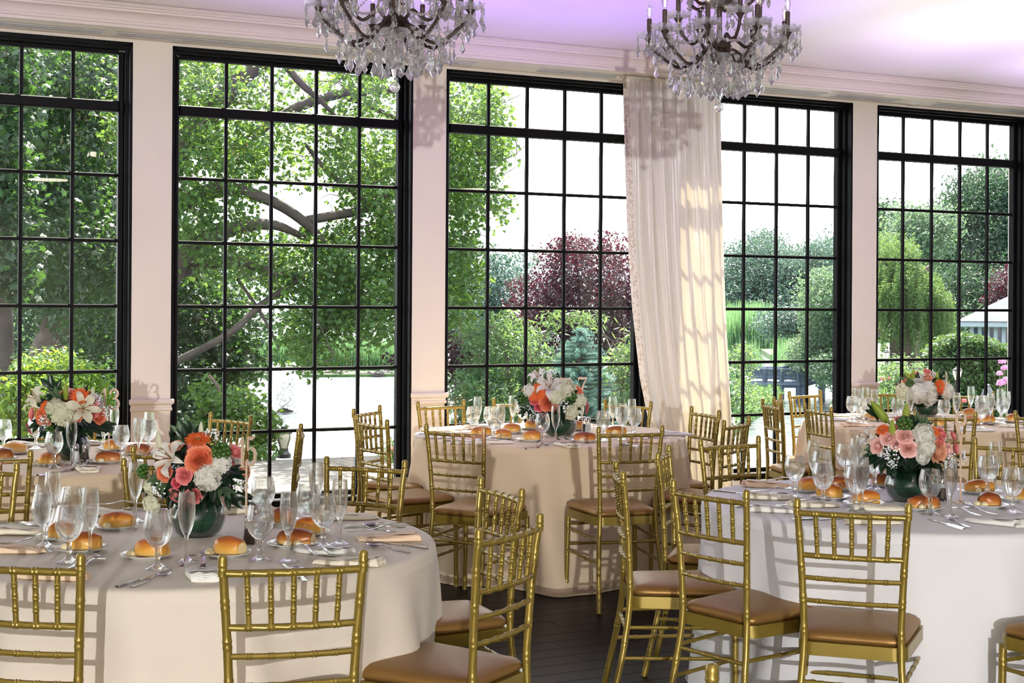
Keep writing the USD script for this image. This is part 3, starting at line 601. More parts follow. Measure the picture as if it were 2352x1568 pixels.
def spoon(loc, rot, label, group):
    t = thing('spoon', label, 'spoon', loc, rot, group)
    h = Polygon([(-.095, -.0055), (-.085, -.0075), (-.05, -.0050), (.0, -.0030), (.042, -.0030), (.042, .0030), (0, .0030), (-.05, .0050), (-.085, .0075), (-.095, .0055)])
    m = trimesh.creation.extrude_polygon(h, .0022, engine='earcut').subdivide().subdivide(); v = np.array(m.vertices); v[:, 2] += .002 + .007 * np.exp(-((v[:, 0] - .03) / .03) ** 2)
    obj('handle', (v, np.array(m.faces)), 'silver', t, 40)
    a = np.arange(20) * 2 * PI / 20; V = []
    for q in (0, .35, .65, .85, 1.0): V += [[.068 + .029 * q * math.cos(k), .0185 * q * math.sin(k) * (1 - .12 * math.cos(k)), .0015 + .0075 * q * q] for k in a]
    f = grid_faces(5, 20, True); V = np.array(V)
    obj('spoon_bowl', (np.vstack([V, V + [0, 0, .0012]]), np.vstack([f, f[:, ::-1] + len(V)])), 'silver', t, True); return t
def knife(loc, rot, label, group):
    t = thing('table_knife', label, 'knife', loc, rot, group)
    def pl(poly, z0, z1, c=1): m = trimesh.creation.extrude_polygon(poly, z1 - z0, engine='earcut'); return np.array(m.vertices) + [0, 0, z0], np.array(m.faces)
    hd = Polygon([(-.115, -.006), (-.108, -.0085), (-.06, -.0068), (-.012, -.0050), (-.012, .0050), (-.06, .0068), (-.108, .0085), (-.115, .006)])
    v, f = pl(hd, 0, .0065); v[:, 1] *= np.where(v[:, 2] > .003, .72, 1.0); obj('handle', (v, f), 'silver', t, 25)
    obj('blade', pl(Polygon([(-.012, -.0045), (.06, -.0075), (.100, -.0070), (.112, .0005), (.108, .0045), (-.012, .0045)]), .0015, .0030), 'silver', t, 25); return t
def napkin(m, seed, length=.21, wide=.085):
    def f(loc, rot, label, group):
        t = thing('napkin', label, 'napkin', loc, rot, group)
        # a cloth folded into a flat pocket: thick rolled end at -x, opening flat towards +x
        n, k = 30, 40; V = []; r = np.random.default_rng(seed)
        for i in range(n):
            u = i / (n - 1); x = -length / 2 + u * length; hw = (wide * (.40 + .10 * math.sin(u * 3) + .10 * u)) * (1 - .75 * max(0, u - .82) / .18 * .5); hh = .0130 * (1 - .52 * u) * (.55 if i in (0, n - 1) else 1)
            for j in range(k):
                a = j * 2 * PI / k; c, s = math.cos(a), math.sin(a)
                y = hw * np.sign(c) * abs(c) ** .55; z = hh * np.sign(s) * abs(s) ** .7 + hh
                if s > 0: z += .0016 * math.sin(y * 190 + seed + x * 25) + .0012 * math.sin(x * 80 + y * 60)
                V.append((x + .006 * math.sin(y * 50 + seed), y, max(z, .0003)))
        V = np.array(V); ff = grid_faces(n, k, True); e = [[j, (j + 1) % k, len(V)] for j in range(k)]; e2 = [[(n - 1) * k + (j + 1) % k, (n - 1) * k + j, len(V) + 1] for j in range(k)]
        V = np.vstack([V, V[:k].mean(0), V[-k:].mean(0)]); obj('fold', (V, np.vstack([ff[:, [0, 1, 2]], ff[:, [0, 2, 3]], e, e2])), m, t, 60)
        # spiral of the rolled end and the upper flap with its sewn edge
        th = np.linspace(0, 4 * PI, 44); pts = np.c_[np.full(44, 0), (wide * .36) * (1 - th / (4.6 * PI)) * np.cos(th), .0130 + .0115 * (1 - th / (4.6 * PI)) * np.sin(th)] + [-length / 2 - .001, 0, .0002]
        obj('rolled_end', MB().add(tube(pts, .0016, 6)), m, t)
        u = np.linspace(0, 1, 16); w = np.linspace(-1, 1, 9); A = np.array([[-length * .42 + length * .74 * a, wide * (.42 - .10 * a) * b + .004, .0275 * (1 - .50 * a) + .0012 + .0012 * math.sin(b * 5 + a * 9)] for a in u for b in w]); g = grid_faces(16, 9)
        obj('flap', (np.vstack([A, A - [0, 0, .0016]]), np.vstack([g, g[:, ::-1] + len(A)])), m, t, True); return t
    return f
def shaker(kind):
    def f(loc, rot, label, group):
        t = thing('shaker', label, 'shaker', loc, rot, group)
        obj('glass_body', MB().add(lathe([(0, .0), (.0185, .0), (.0200, .003), (.0170, .030), (.0135, .066), (.0130, .070), (0, .070)], 8)), 'clear_glass', t, False)
        obj('salt' if kind else 'pepper', MB().add(lathe([(0, .004), (.0165, .004), (.0145, .030), (.0120, .058 if kind else .05), (0, .058 if kind else .05)], 12)), 'spray_white' if kind else 'pepper', t)
        obj('cap', MB().add(lathe([(.0142, .068), (.0148, .070), (.0148, .078), (.0130, .086), (.008, .093), (0, .095)], 20)), 'silver', t); return t
    return f

NUM = ['', 'first', 'second', 'third', 'fourth', 'fifth', 'sixth', 'seventh', 'eighth', 'ninth', 'tenth', 'eleventh', 'twelfth', 'thirteenth', 'fourteenth']
TNAME = {15: 'table fifteen', 13: 'table thirteen', 7: 'table seven', 9: 'the white table', 8: 'the farthest table'}
def sector(tab, p):
    d = p[:2] - CEN[tab][:2]; s, f = d @ RT[:2], d @ FW[:2]; r = math.hypot(s, f)
    if r < .18: return 'vase side'
    fr = 'near' if f < -.25 else 'far' if f > .25 else ''; sd = 'left' if s < -.25 else 'right' if s > .25 else ''
    return f'{fr} {sd}' if fr and sd else f'{fr} edge' if fr else f'{sd} side' if sd else 'middle'
def row(tab, desc, noun, items, group):
    """items: (px, py, ...) base points in the photograph. Places them left to right and words their labels."""
    it = sorted(items, key=lambda q: q[0]); n = len(it)
    for i, q in enumerate(it):
        p = at(q[0], q[1], TZ)
        order = f'the only {noun}' if n == 1 else f'leftmost {noun}' if i == 0 else f'rightmost {noun}' if i == n - 1 else f'{NUM[i + 1]} {noun} from left'
        lb = f'{q[-1] if isinstance(q[-1], str) else desc}, {sector(tab, p)} of {TNAME[tab]}, {order}'
        yield q, p, lb
vang = math.atan2(FW[1], FW[0]) - PI / 2      # rotation that turns +x to the photograph's right
SET = {
 15: dict(goblet=[(103, 1256, 0), (166, 1238, 0), (158, 1292, 0), (362, 1307, 0), (604, 1208, .122), (597, 1287, 0), (706, 1230, .105), (742, 1257, 0)],
   flute=[(98, 1268), (120, 1228), (207, 1278), (311, 1198), (428, 1291), (662, 1290), (726, 1197), (780, 1250)],
   plate=[(140, 1238, 'round', 'golden', .2, 0), (187, 1266, 'torn', 'golden', 0.1, 1), (262, 1214, 'long', 'golden', -.1, 1), (338, 1281, 'torn', 'golden', 2.9, 1), (518, 1277, 'torn', 'golden', -.5, 1), (672, 1255, 'long', 'brown', -.25, 2), (702, 1228, 'torn', 'golden', .4, 2), (643, 1203, 'round', 'brown', 0, 1)],
   napkin=[(28, 1268, 0.1, 'p', .085), (60, 1226, .15, 'i', .085), (240, 1183, -.15, 'i', .08), (470, 1322, 1.80, 'w', .095), (118, 1329, 2.9, 'p', .07), (800, 1192, .25, 'i', .085), (893, 1241, -3.1, 'p', .085), (803, 1297, 2.9, 'i', .07), (745, 1272, 2.6, 'w', .07), (575, 1176, .6, 'i', .06)],
   fork=[(60, 1262, .5, 1), (35, 1222, -.3, 1), (178, 1300, 1.4, 0), (203, 1300, 1.4, 0), (432, 1308, 1.62, 1), (468, 1308, 1.75, 1), (706, 1280, 2.0, 1), (740, 1278, 2.0, 1), (845, 1232, 2.6, 1), (870, 1233, .5, 1), (270, 1172, .2, 1), (290, 1174, .4, 0)],
   knife=[(325, 1332, 1.24), (48, 1206, -.3), (78, 1212, -.45), (668, 1312, 1.92), (862, 1209, -2.72), (918, 1252, 2.48), (12, 1310, .1)],
   spoon=[(346, 1335, 1.27), (690, 1322, 1.85), (890, 1205, -2.5), (893, 1262, 2.4), (330, 1172, -.3)],
   shaker=[(572, 1250, 0), (588, 1228, 1)]),
 13: dict(goblet=[(8, 1040, .12), (124, 1075, 0), (278, 1056, .12), (82, 1031, 0), (238, 1028, 0), (341, 1040, 0)],
   flute=[(164, 1068), (318, 1059), (342, 1040), (262, 1022)],
   plate=[(34, 1042, 'long', 'pale', 0, 0), (107, 1068, 'torn', 'golden', -.2, 1), (244, 1063, 'long', 'brown', 0, 1), (256, 1035, 'round', 'golden', 0, 0), (318, 1044, 'long', 'brown', 0, 0), (4, 1056, 'round', 'brown', 0, 1)],
   napkin=[(203, 1080, 1.9, 'i', .10), (62, 1025, -.15, 'i', .08), (222, 1022, .3, 'i', .08)],
   fork=[(178, 1075, 1.68, 1), (201, 1074, 1.72, 1), (100, 1027, 1, 0)], knife=[(128, 1086, 1.15)], spoon=[(146, 1083, 1.15)], shaker=[(174, 1064, 1), (196, 1063, 0)]),
 7: dict(goblet=[(1086, 1000, 0), (1126, 1000, 0), (1136, 1015, .11), (1201, 985, .10), (1246, 1020, 0), (1326, 985, .11), (1385, 1012, .12), (1429, 1000, 0), (1458, 1004, .1)],
   flute=[(1097, 990), (1150, 1012), (1178, 986), (1276, 1017), (1407, 988), (1430, 1010), (1451, 996)],
   plate=[(1107, 1002, 'long', 'golden', 0, 0), (1172, 995, 'torn', 'golden', -.2, 1), (1221, 986, 'round', 'golden', 0, 0), (1218, 1013, 'torn', 'golden', 0, 1), (1150, 1009, 'torn', 'golden', .1, 1), (1322, 988, 'torn', 'golden', 2.9, 0), (1340, 1015, 'long', 'brown', 0, 1), (1412, 1000, 'long', 'golden', .1, 1)],
   napkin=[(1302, 1024, 1.9, 'i', .10), (1138, 1018, .15, 'i', .08), (1080, 1021, 0, 'i', .075), (998, 1006, 0, 'w', .075), (1110, 985, .3, 'i', .07), (1482, 1016, 0, 'p', .08), (1552, 1000, .05, 'w', .08), (1005, 990, .2, 'i', .06)],
   fork=[(1279, 1017, 1.68, 1), (1296, 1016, 1.72, 1), (1143, 1013, .9, 1), (1465, 1009, 2, 1)], knife=[(1226, 1027, 1.19), (1438, 1022, 2.12), (1535, 1007, -.15), (1065, 1013, .1)], spoon=[(1246, 1026, 1.25), (1450, 1025, 2.2)], shaker=[(1342, 993, 0), (1351, 994, 1)]),
 9: dict(goblet=[(1825, 1141, 0), (1890, 1162, 0), (1965, 1173, 0), (1887, 1128, .1), (2009, 1124, .1), (2136, 1182, .0), (2326, 1178, 0), (2268, 1142, .12), (1942, 1106, .1)],
   flute=[(1868, 1124), (1980, 1177), (1966, 1117), (1978, 1108), (2183, 1187), (2286, 1128)],
   plate=[(1856, 1129, 'torn', 'golden', 2.5, 1), (1907, 1146, 'torn', 'golden', .0, 0), (1985, 1161, 'torn', 'golden', .0, 1), (2117, 1171, 'long', 'brown', .1, 2), (2267, 1165, 'round', 'brown', 0, 2), (2246, 1133, 'long', 'golden', 0, 2), (2338, 1150, 'torn', 'golden', 1, 2), (2027, 1117, 'round', 'brown', 0, 0), (1928, 1125, 'long', 'brown', 0, 0)],
   napkin=[(1786, 1176, -.15, 'w', .07), (1762, 1118, -.1, 'p', .085), (1770, 1146, .1, 'i', .08), (2006, 1202, 0.05, 'i', .075), (2020, 1172, .1, 'i', .075), (2288, 1203, 2.3, 'w', .10), (1868, 1164, .2, 'i', .07)],
   fork=[(2217, 1190, 1.76, 1), (2249, 1188, 1.85, 1), (1775, 1139, .45, 1), (1790, 1115, .3, 1), (2003, 1170, .3, 1), (1865, 1160, .6, 1)], knife=[(1695, 1133, -.63), (1752, 1163, .3), (2172, 1204, 1.83), (1888, 1193, .25)], spoon=[(2202, 1203, 1.63), (1933, 1192, .3), (1757, 1138, .1)], shaker=[(2163, 1150, 0), (2152, 1146, 1)]),
 8: dict(goblet=[(1957, 968, .12), (1983, 973, 0), (2061, 974, .11), (2168, 978, .1), (2253, 965, 0), (2254, 984, .0), (2301, 972, .11)],
   flute=[(1968, 962), (1987, 958), (2008, 966), (2090, 970), (2197, 974), (2230, 955), (2275, 976), (2297, 962), (2312, 970)],
   plate=[(1993, 962, 'round', 'pale', 0, 1), (2020, 967, 'long', 'brown', 0, 0), (2229, 957, 'torn', 'golden', 0, 0), (2226, 975, 'long', 'golden', 0, 1), (2268, 973, 'torn', 'golden', 0, 0), (2152, 980, 'round', 'golden', 0, 1), (2328, 970, 'round', 'golden', 0, 0)],
   napkin=[(1920, 956, 0, 'i', .075), (1915, 966, 0, 'w', .075), (1972, 979, .05, 'p', .08), (2246, 990, .1, 'w', .08), (2040, 958, .2, 'w', .07), (2334, 981, 2.8, 'i', .07)],
   fork=[(1985, 970, .6, 1), (2010, 985, .2, 0)], knife=[(2210, 990, .1), (2320, 982, 2.5)], spoon=[(2300, 978, 2.4)], shaker=[]),
}
BM = {'golden': 'bread_golden', 'brown': 'bread_brown', 'pale': 'bread_pale'}; BW = {'round': 'round', 'long': 'oval', 'torn': 'torn-ended'}; CW = {'golden': 'golden', 'brown': 'dark', 'pale': 'pale'}
NM = {'i': ('napkin_ivory', 'ivory'), 'p': ('napkin_peach', 'peach'), 'w': ('napkin_white', 'white')}
for tab, S in SET.items():
    g = TNAME[tab]
    for q, p, lb in row(tab, 'stemmed water goblet', 'goblet', S['goblet'], ''):
        place(f'goblet{q[2]}', lambda *a, fl=q[2]: goblet(*a, fill=fl), p, 0, lb, f'water goblets on {g}')
    for q, p, lb in row(tab, 'slim champagne flute', 'flute', S['flute'], ''): place('flute', flute, p, 0, lb, f'champagne flutes on {g}')
    for q, p, lb in row(tab, 'white bread plate', 'plate', S['plate'], ''):
        place('plate', bread_plate, p, 0, lb, f'bread plates on {g}')
        _, _, k, c, a, nb = q
        off = RT * (.012 if nb else 0) + FW * .008
        lr = lb.replace('white bread plate', f'{CW[c]} {BW[k]} bread roll', 1).replace(' plate', ' roll')
        rp = p + off + UP * .0042; place('roll' + k + c, bread_roll(k, BM[c]), rp, vang + a, lr, f'bread rolls on {g}')
        for j in range(nb):
            bp = p + UP * .0038 + [-.0, 0, 0] + (RT * (-.043 + .020 * j) - FW * (.022 + .018 * j) if k != 'long' else RT * (-.010 + .032 * j) - FW * (.043))
            place('butter', butter_ball, bp, 0, ('' if nb == 1 else 'left ' if j == 0 else 'right ') + 'butter ball on the ' + lb.split(', ')[2] + ', ' + g, f'butter balls on {g}')
    for q, p, lb in row(tab, 'folded cloth napkin', 'napkin', [(*q[:5], f'folded {NM[q[3]][1]} cloth napkin') for q in S['napkin']], ''):
        place('napkin' + q[3] + str(q[4]), napkin(NM[q[3]][0], int(q[4] * 1000), .20, q[4]), p, vang + q[2], lb, f'napkins on {g}')
    for q, p, lb in row(tab, 'silver dinner fork', 'fork', S['fork'], ''): place('fork', fork, p + UP * (.0205 if q[3] else 0), vang + q[2], lb, f'forks on {g}')
    for q, p, lb in row(tab, 'silver table knife', 'knife', S['knife'], ''): place('knife', knife, p, vang + q[2], lb, f'knives on {g}')
    for q, p, lb in row(tab, 'silver teaspoon', 'spoon', S['spoon'], ''): place('spoon', spoon, p, vang + q[2], lb, f'spoons on {g}')
    for q, p, lb in row(tab, 'glass shaker', 'shaker', [(*q[:3], ('salt' if q[2] else 'pepper') + ' shaker with silver cap') for q in S['shaker']], ''): place(f'shaker{q[2]}', shaker(q[2]), p, 0, lb, f'shakers on {g}')
# ---- table numbers cut from veneer on slim posts
def stroke(pts, ws):
    p = spline([(x, y, w) for (x, y), w in zip(pts, ws)], 12 * len(pts)); d = [Point(a[0], a[1]).buffer(a[2], 8) for a in p]
    return unary_union([unary_union([d[i], d[i + 1]]).convex_hull for i in range(len(d) - 1)])
DIG = {'1': unary_union([stroke([(0, 0), (0, .5), (0, 1)], [.075, .075, .075]), stroke([(0, 1.0), (-.12, .86), (-.28, .78)], [.07, .05, .03]), Polygon([(-.16, -.05), (.16, -.05), (.16, 0), (-.16, 0)])]),
 '3': unary_union([stroke([(-.20, .80), (-.12, .95), (.08, 1.0), (.24, .88), (.24, .70), (.10, .56), (-.04, .53)], [.07, .05, .05, .07, .075, .05, .03]), stroke([(-.04, .53), (.16, .50), (.30, .36), (.28, .12), (.08, -.02), (-.14, .02), (-.22, .16)], [.03, .05, .075, .075, .05, .05, .07])]),
 '5': unary_union([stroke([(-.16, 1.0), (.06, .98), (.26, 1.04)], [.05, .07, .03]), stroke([(-.16, 1.0), (-.18, .78), (-.18, .56)], [.035, .035, .035]), stroke([(-.18, .56), (.04, .62), (.26, .48), (.28, .20), (.10, .0), (-.12, .02), (-.22, .16)], [.03, .05, .075, .08, .05, .05, .07])]),
 '7': unary_union([stroke([(-.28, .86), (-.24, 1.0), (.0, .97), (.32, 1.02)], [.03, .055, .075, .03]), stroke([(.31, 1.0), (.10, .66), (-.02, .30), (.0, .0)], [.035, .05, .075, .075])]),
 '9': unary_union([stroke([(.20, .66), (.10, .48), (-.10, .46), (-.24, .64), (-.22, .88), (-.04, 1.02), (.16, .96), (.24, .74), (.22, .44), (.10, .14), (-.10, -.02), (-.26, .04)], [.04, .055, .06, .07, .06, .05, .06, .075, .075, .06, .05, .06])])}
def sign(tab, text, base, h, post, yaw, label):
    p = at(*base, TZ); t = thing('table_number', label, 'table number', p, yaw)
    w = MB(); x = -(len(text) - 1) * .27
    for c in text:
        g = DIG[c]; s = h
        from shapely import affinity
        w.add(put(extrude(affinity.affine_transform(g, [s * .82, 0, 0, s, x * s * .8, 0]), -.0016, .0016), np.array([[1, 0, 0], [0, 0, -1], [0, 1, 0]]), (0, 0, post - .004))); x += .54
    obj('numeral', w, 'veneer', t, False)
    obj('post', MB().add(cbox(-.0038, .0038, -.0016, .0016, .003, post + .01, .0006)), 'veneer', t, False)
    obj('base', MB().add(lathe([(0, .0), (.034, .0), (.034, .0035), (0, .0035)], 32)), 'veneer', t)
def hgt(px, py, base):   # height above the table of a point over that base
    b = at(*base, TZ); z = (b - CAM) @ FW; return atd(px, py, z)[2] - TZ
for tab, tx, base, yb, yt, yw, lb in ((15, '15', (565, 1243), 1066, 1000, 1.0, 'veneer number 15 on a slim post, right of the nearest flower vase'), (13, '13', (250, 1046), 937, 890, .1, 'veneer number 13 on a slim post, beside the far left flower vase'), (7, '7', (1337, 1000), 906, 864, .1, 'veneer number 7 on a slim post, right of the centre vase'), (9, '9', (2206, 1153), 998, 942, PI - .75, 'veneer number 9 seen from behind on a slim post, white table'), (8, '8', (2173, 968), 905, 852, 1.45, 'thin veneer number seen edge-on on its post, farthest table')):
    b, tp = hgt(base[0], yb, base), hgt(base[0], yt, base)
    if tx == '8': DIG['8'] = unary_union([stroke([(0, .52), (-.20, .70), (-.14, .95), (.10, .98), (.20, .76), (0, .52), (-.24, .28), (-.14, .02), (.14, .0), (.24, .26), (0, .52)], [.05] * 11)])
    sign(tab, tx, base, (tp - b) * .95, b, vang + yw, lb)
# ------------------------------------------------------------------ flowers
def patch(fn, n=5, m=5):
    u = np.linspace(-1, 1, n); v = np.linspace(0, 1, m); V = np.array([fn(a, b) for b in v for a in u]); return V, grid_faces(m, n)
def rose(R, seed, openness=1.0):
    r = np.random.default_rng(seed); m = MB()
    for k, (rr, n, top, lip) in enumerate(((.09, 2, .40, -.30), (.20, 3, .41, -.22), (.33, 3, .38, -.12), (.47, 4, .32, .02), (.62, 5, .23, .16), (.76, 5, .10, .30))):
        for i in range(n):
            a0 = (i + .5 * (k % 2) + r.uniform(-.15, .15)) * 2 * PI / n + k * .7; hw = PI / n * (1.55 if n > 2 else 1.15); tp = top + r.uniform(-.025, .025); ph = r.uniform(0, 6); sp = .10 + .05 * r.uniform()
            def f(u, v):
                w = hw * u * (1 - .06 * v); edge = 1 - .10 * abs(u) ** 3 - .03 * math.cos(u * 5 + ph) * v; z = -.42 + (tp + .42) * v * edge - max(0, lip) * .9 * max(0, v - .72) * 1.6
                q = rr * (.45 + .75 * math.sin(min(1, v * 1.15) * PI / 2) + lip * max(0, v - .5) * 1.8) * (1 + sp * u) + (.05 * max(0, v - .75) if lip > 0 else 0)
                return R * q * math.cos(a0 + w), R * q * math.sin(a0 + w), R * z
            m.add(*patch(f, 8, 8))
    return m.vf()
def lily(R, seed):
    r = np.random.default_rng(seed); m = MB()
    for i in range(6):
        a = i * PI / 3 + r.uniform(-.08, .08); wd = R * (.25 if i % 2 else .19); cv = r.uniform(.75, 1.1)
        def f(u, v):
            x = R * 1.05 * math.sin(v * 1.35 * cv) ; z = R * .62 * math.sin(v * 2.35) - R * .2 - R * .28 * cv * max(0, v - .6) * 2; w = wd * math.sin(PI * min(1, .10 + v * .90)) ** .8 * u; z += R * .10 * u * u * (1 - v) + R * .03 * math.sin(v * 16 + u * 3 + i) * abs(u)
            return x * math.cos(a) - w * math.sin(a), x * math.sin(a) + w * math.cos(a), z
        m.add(*patch(f, 5, 9))
    return m.vf()
def lily_bits(R):
    m = MB()
    for i in range(6):
        a = i * PI / 3 + .5; d = np.array([math.cos(a) * .30, math.sin(a) * .30, .75]) * R
        m.add(tube([np.array([0, 0, -.1 * R]), d * .6 + [0, 0, .02 * R], d], R * .014, 5)); m.add(put(ball((0, 0, 0), (R * .075, R * .022, R * .022), 1), rz(a + 1.2), d))
    return m.vf()
def gerbera(R, seed):
    r = np.random.default_rng(seed); m = MB()
    for k, (n, l, z0) in enumerate(((22, 1.0, 0), (20, .86, .05), (16, .62, .09), (14, .40, .12))):
        for i in range(n):
            a = (i + r.uniform(-.3, .3)) * 2 * PI / n + k * .13; L = R * l * r.uniform(.92, 1.05); w = R * .105; up = r.uniform(.02, .12)
            f = lambda u, v: ((.12 * R + v * (L - .12 * R)) * math.cos(a) - w * u * math.sin(PI * (.12 + .80 * v)) * math.sin(a), (.12 * R + v * (L - .12 * R)) * math.sin(a) + w * u * math.sin(PI * (.12 + .80 * v)) * math.cos(a), R * (z0 + up * v + .12 * math.sin(v * 2.6)) + .015 * R * u * u)
            m.add(*patch(f, 3, 4))
    return m.vf()
def floret_ball(R, seed, n=70, flat_=.75):
    r = np.random.default_rng(seed); m = MB()
    for i in range(n):
        z = 1 - 1.45 * (i + .5) / n; a = i * 2.399; s = math.sqrt(max(0, 1 - z * z)); d = np.array([s * math.cos(a), s * math.sin(a), z]); c = d * R * r.uniform(.82, .98) * [1, 1, flat_]; B = basis(d + r.normal(0, .25, 3), r.uniform(0, 6)); q = R * r.uniform(.24, .32)
        for k in range(4):
            b = k * PI / 2; f = lambda u, v: (q * (v * math.cos(b) - .60 * u * math.sin(PI * (.10 + .80 * v)) ** .7 * math.sin(b)), q * (v * math.sin(b) + .60 * u * math.sin(PI * (.10 + .80 * v)) ** .7 * math.cos(b)), q * (.25 * v * v - .12 * u * u))
            m.add(*put(patch(f, 4, 4), B, c))
    return m.vf()
def bud(L, W_):
    k = 10; m = MB(); a = np.arange(12) * 2 * PI / 12; V = []
    for i in range(k):
        t = i / (k - 1); rr = W_ * math.sin(PI * (.06 + .90 * t) ** .8) ** .75; V += [[rr * (1 + .16 * math.cos(3 * q)) * math.cos(q), rr * (1 + .16 * math.cos(3 * q)) * math.sin(q), L * t] for q in a]
    V = np.array(V); f = grid_faces(k, 12, True); m.add(V, f); return m.vf()
def spray(R, seed, n=46):
    r = np.random.default_rng(seed); w, s = MB(), MB()
    for i in range(n):
        d = r.normal(0, 1, 3); d /= np.linalg.norm(d); d[2] = abs(d[2]) * .8 - .1; p = d * R * r.uniform(.45, 1.05); w.add(*ball(p, R * r.uniform(.055, .115), 1)); s.add(*tube([np.array([0, 0, -R * .7]), p * .5, p], R * .012, 3, False))
    return w.vf(), s.vf()
def berries(R, seed, n=26):
    r = np.random.default_rng(seed); m = MB()
    for i in range(n):
        z = 1 - 1.5 * (i + .5) / n; a = i * 2.399; s = math.sqrt(max(0, 1 - z * z)); m.add(*ball(np.array([s * math.cos(a), s * math.sin(a), z]) * R * .78, R * .25, 1))
    return m.vf()
def leaf_blade(L, W_, bendv, fold=.35, nn=7):
    def f(u, v):
        w = W_ * math.sin(PI * min(1, .03 + .97 * v)) ** .8 * (1 - .25 * v); return (w * u, L * v * math.cos(bendv * v * .6), abs(u) * w * fold - L * bendv * v * v * .45)
    return patch(f, 5, nn)
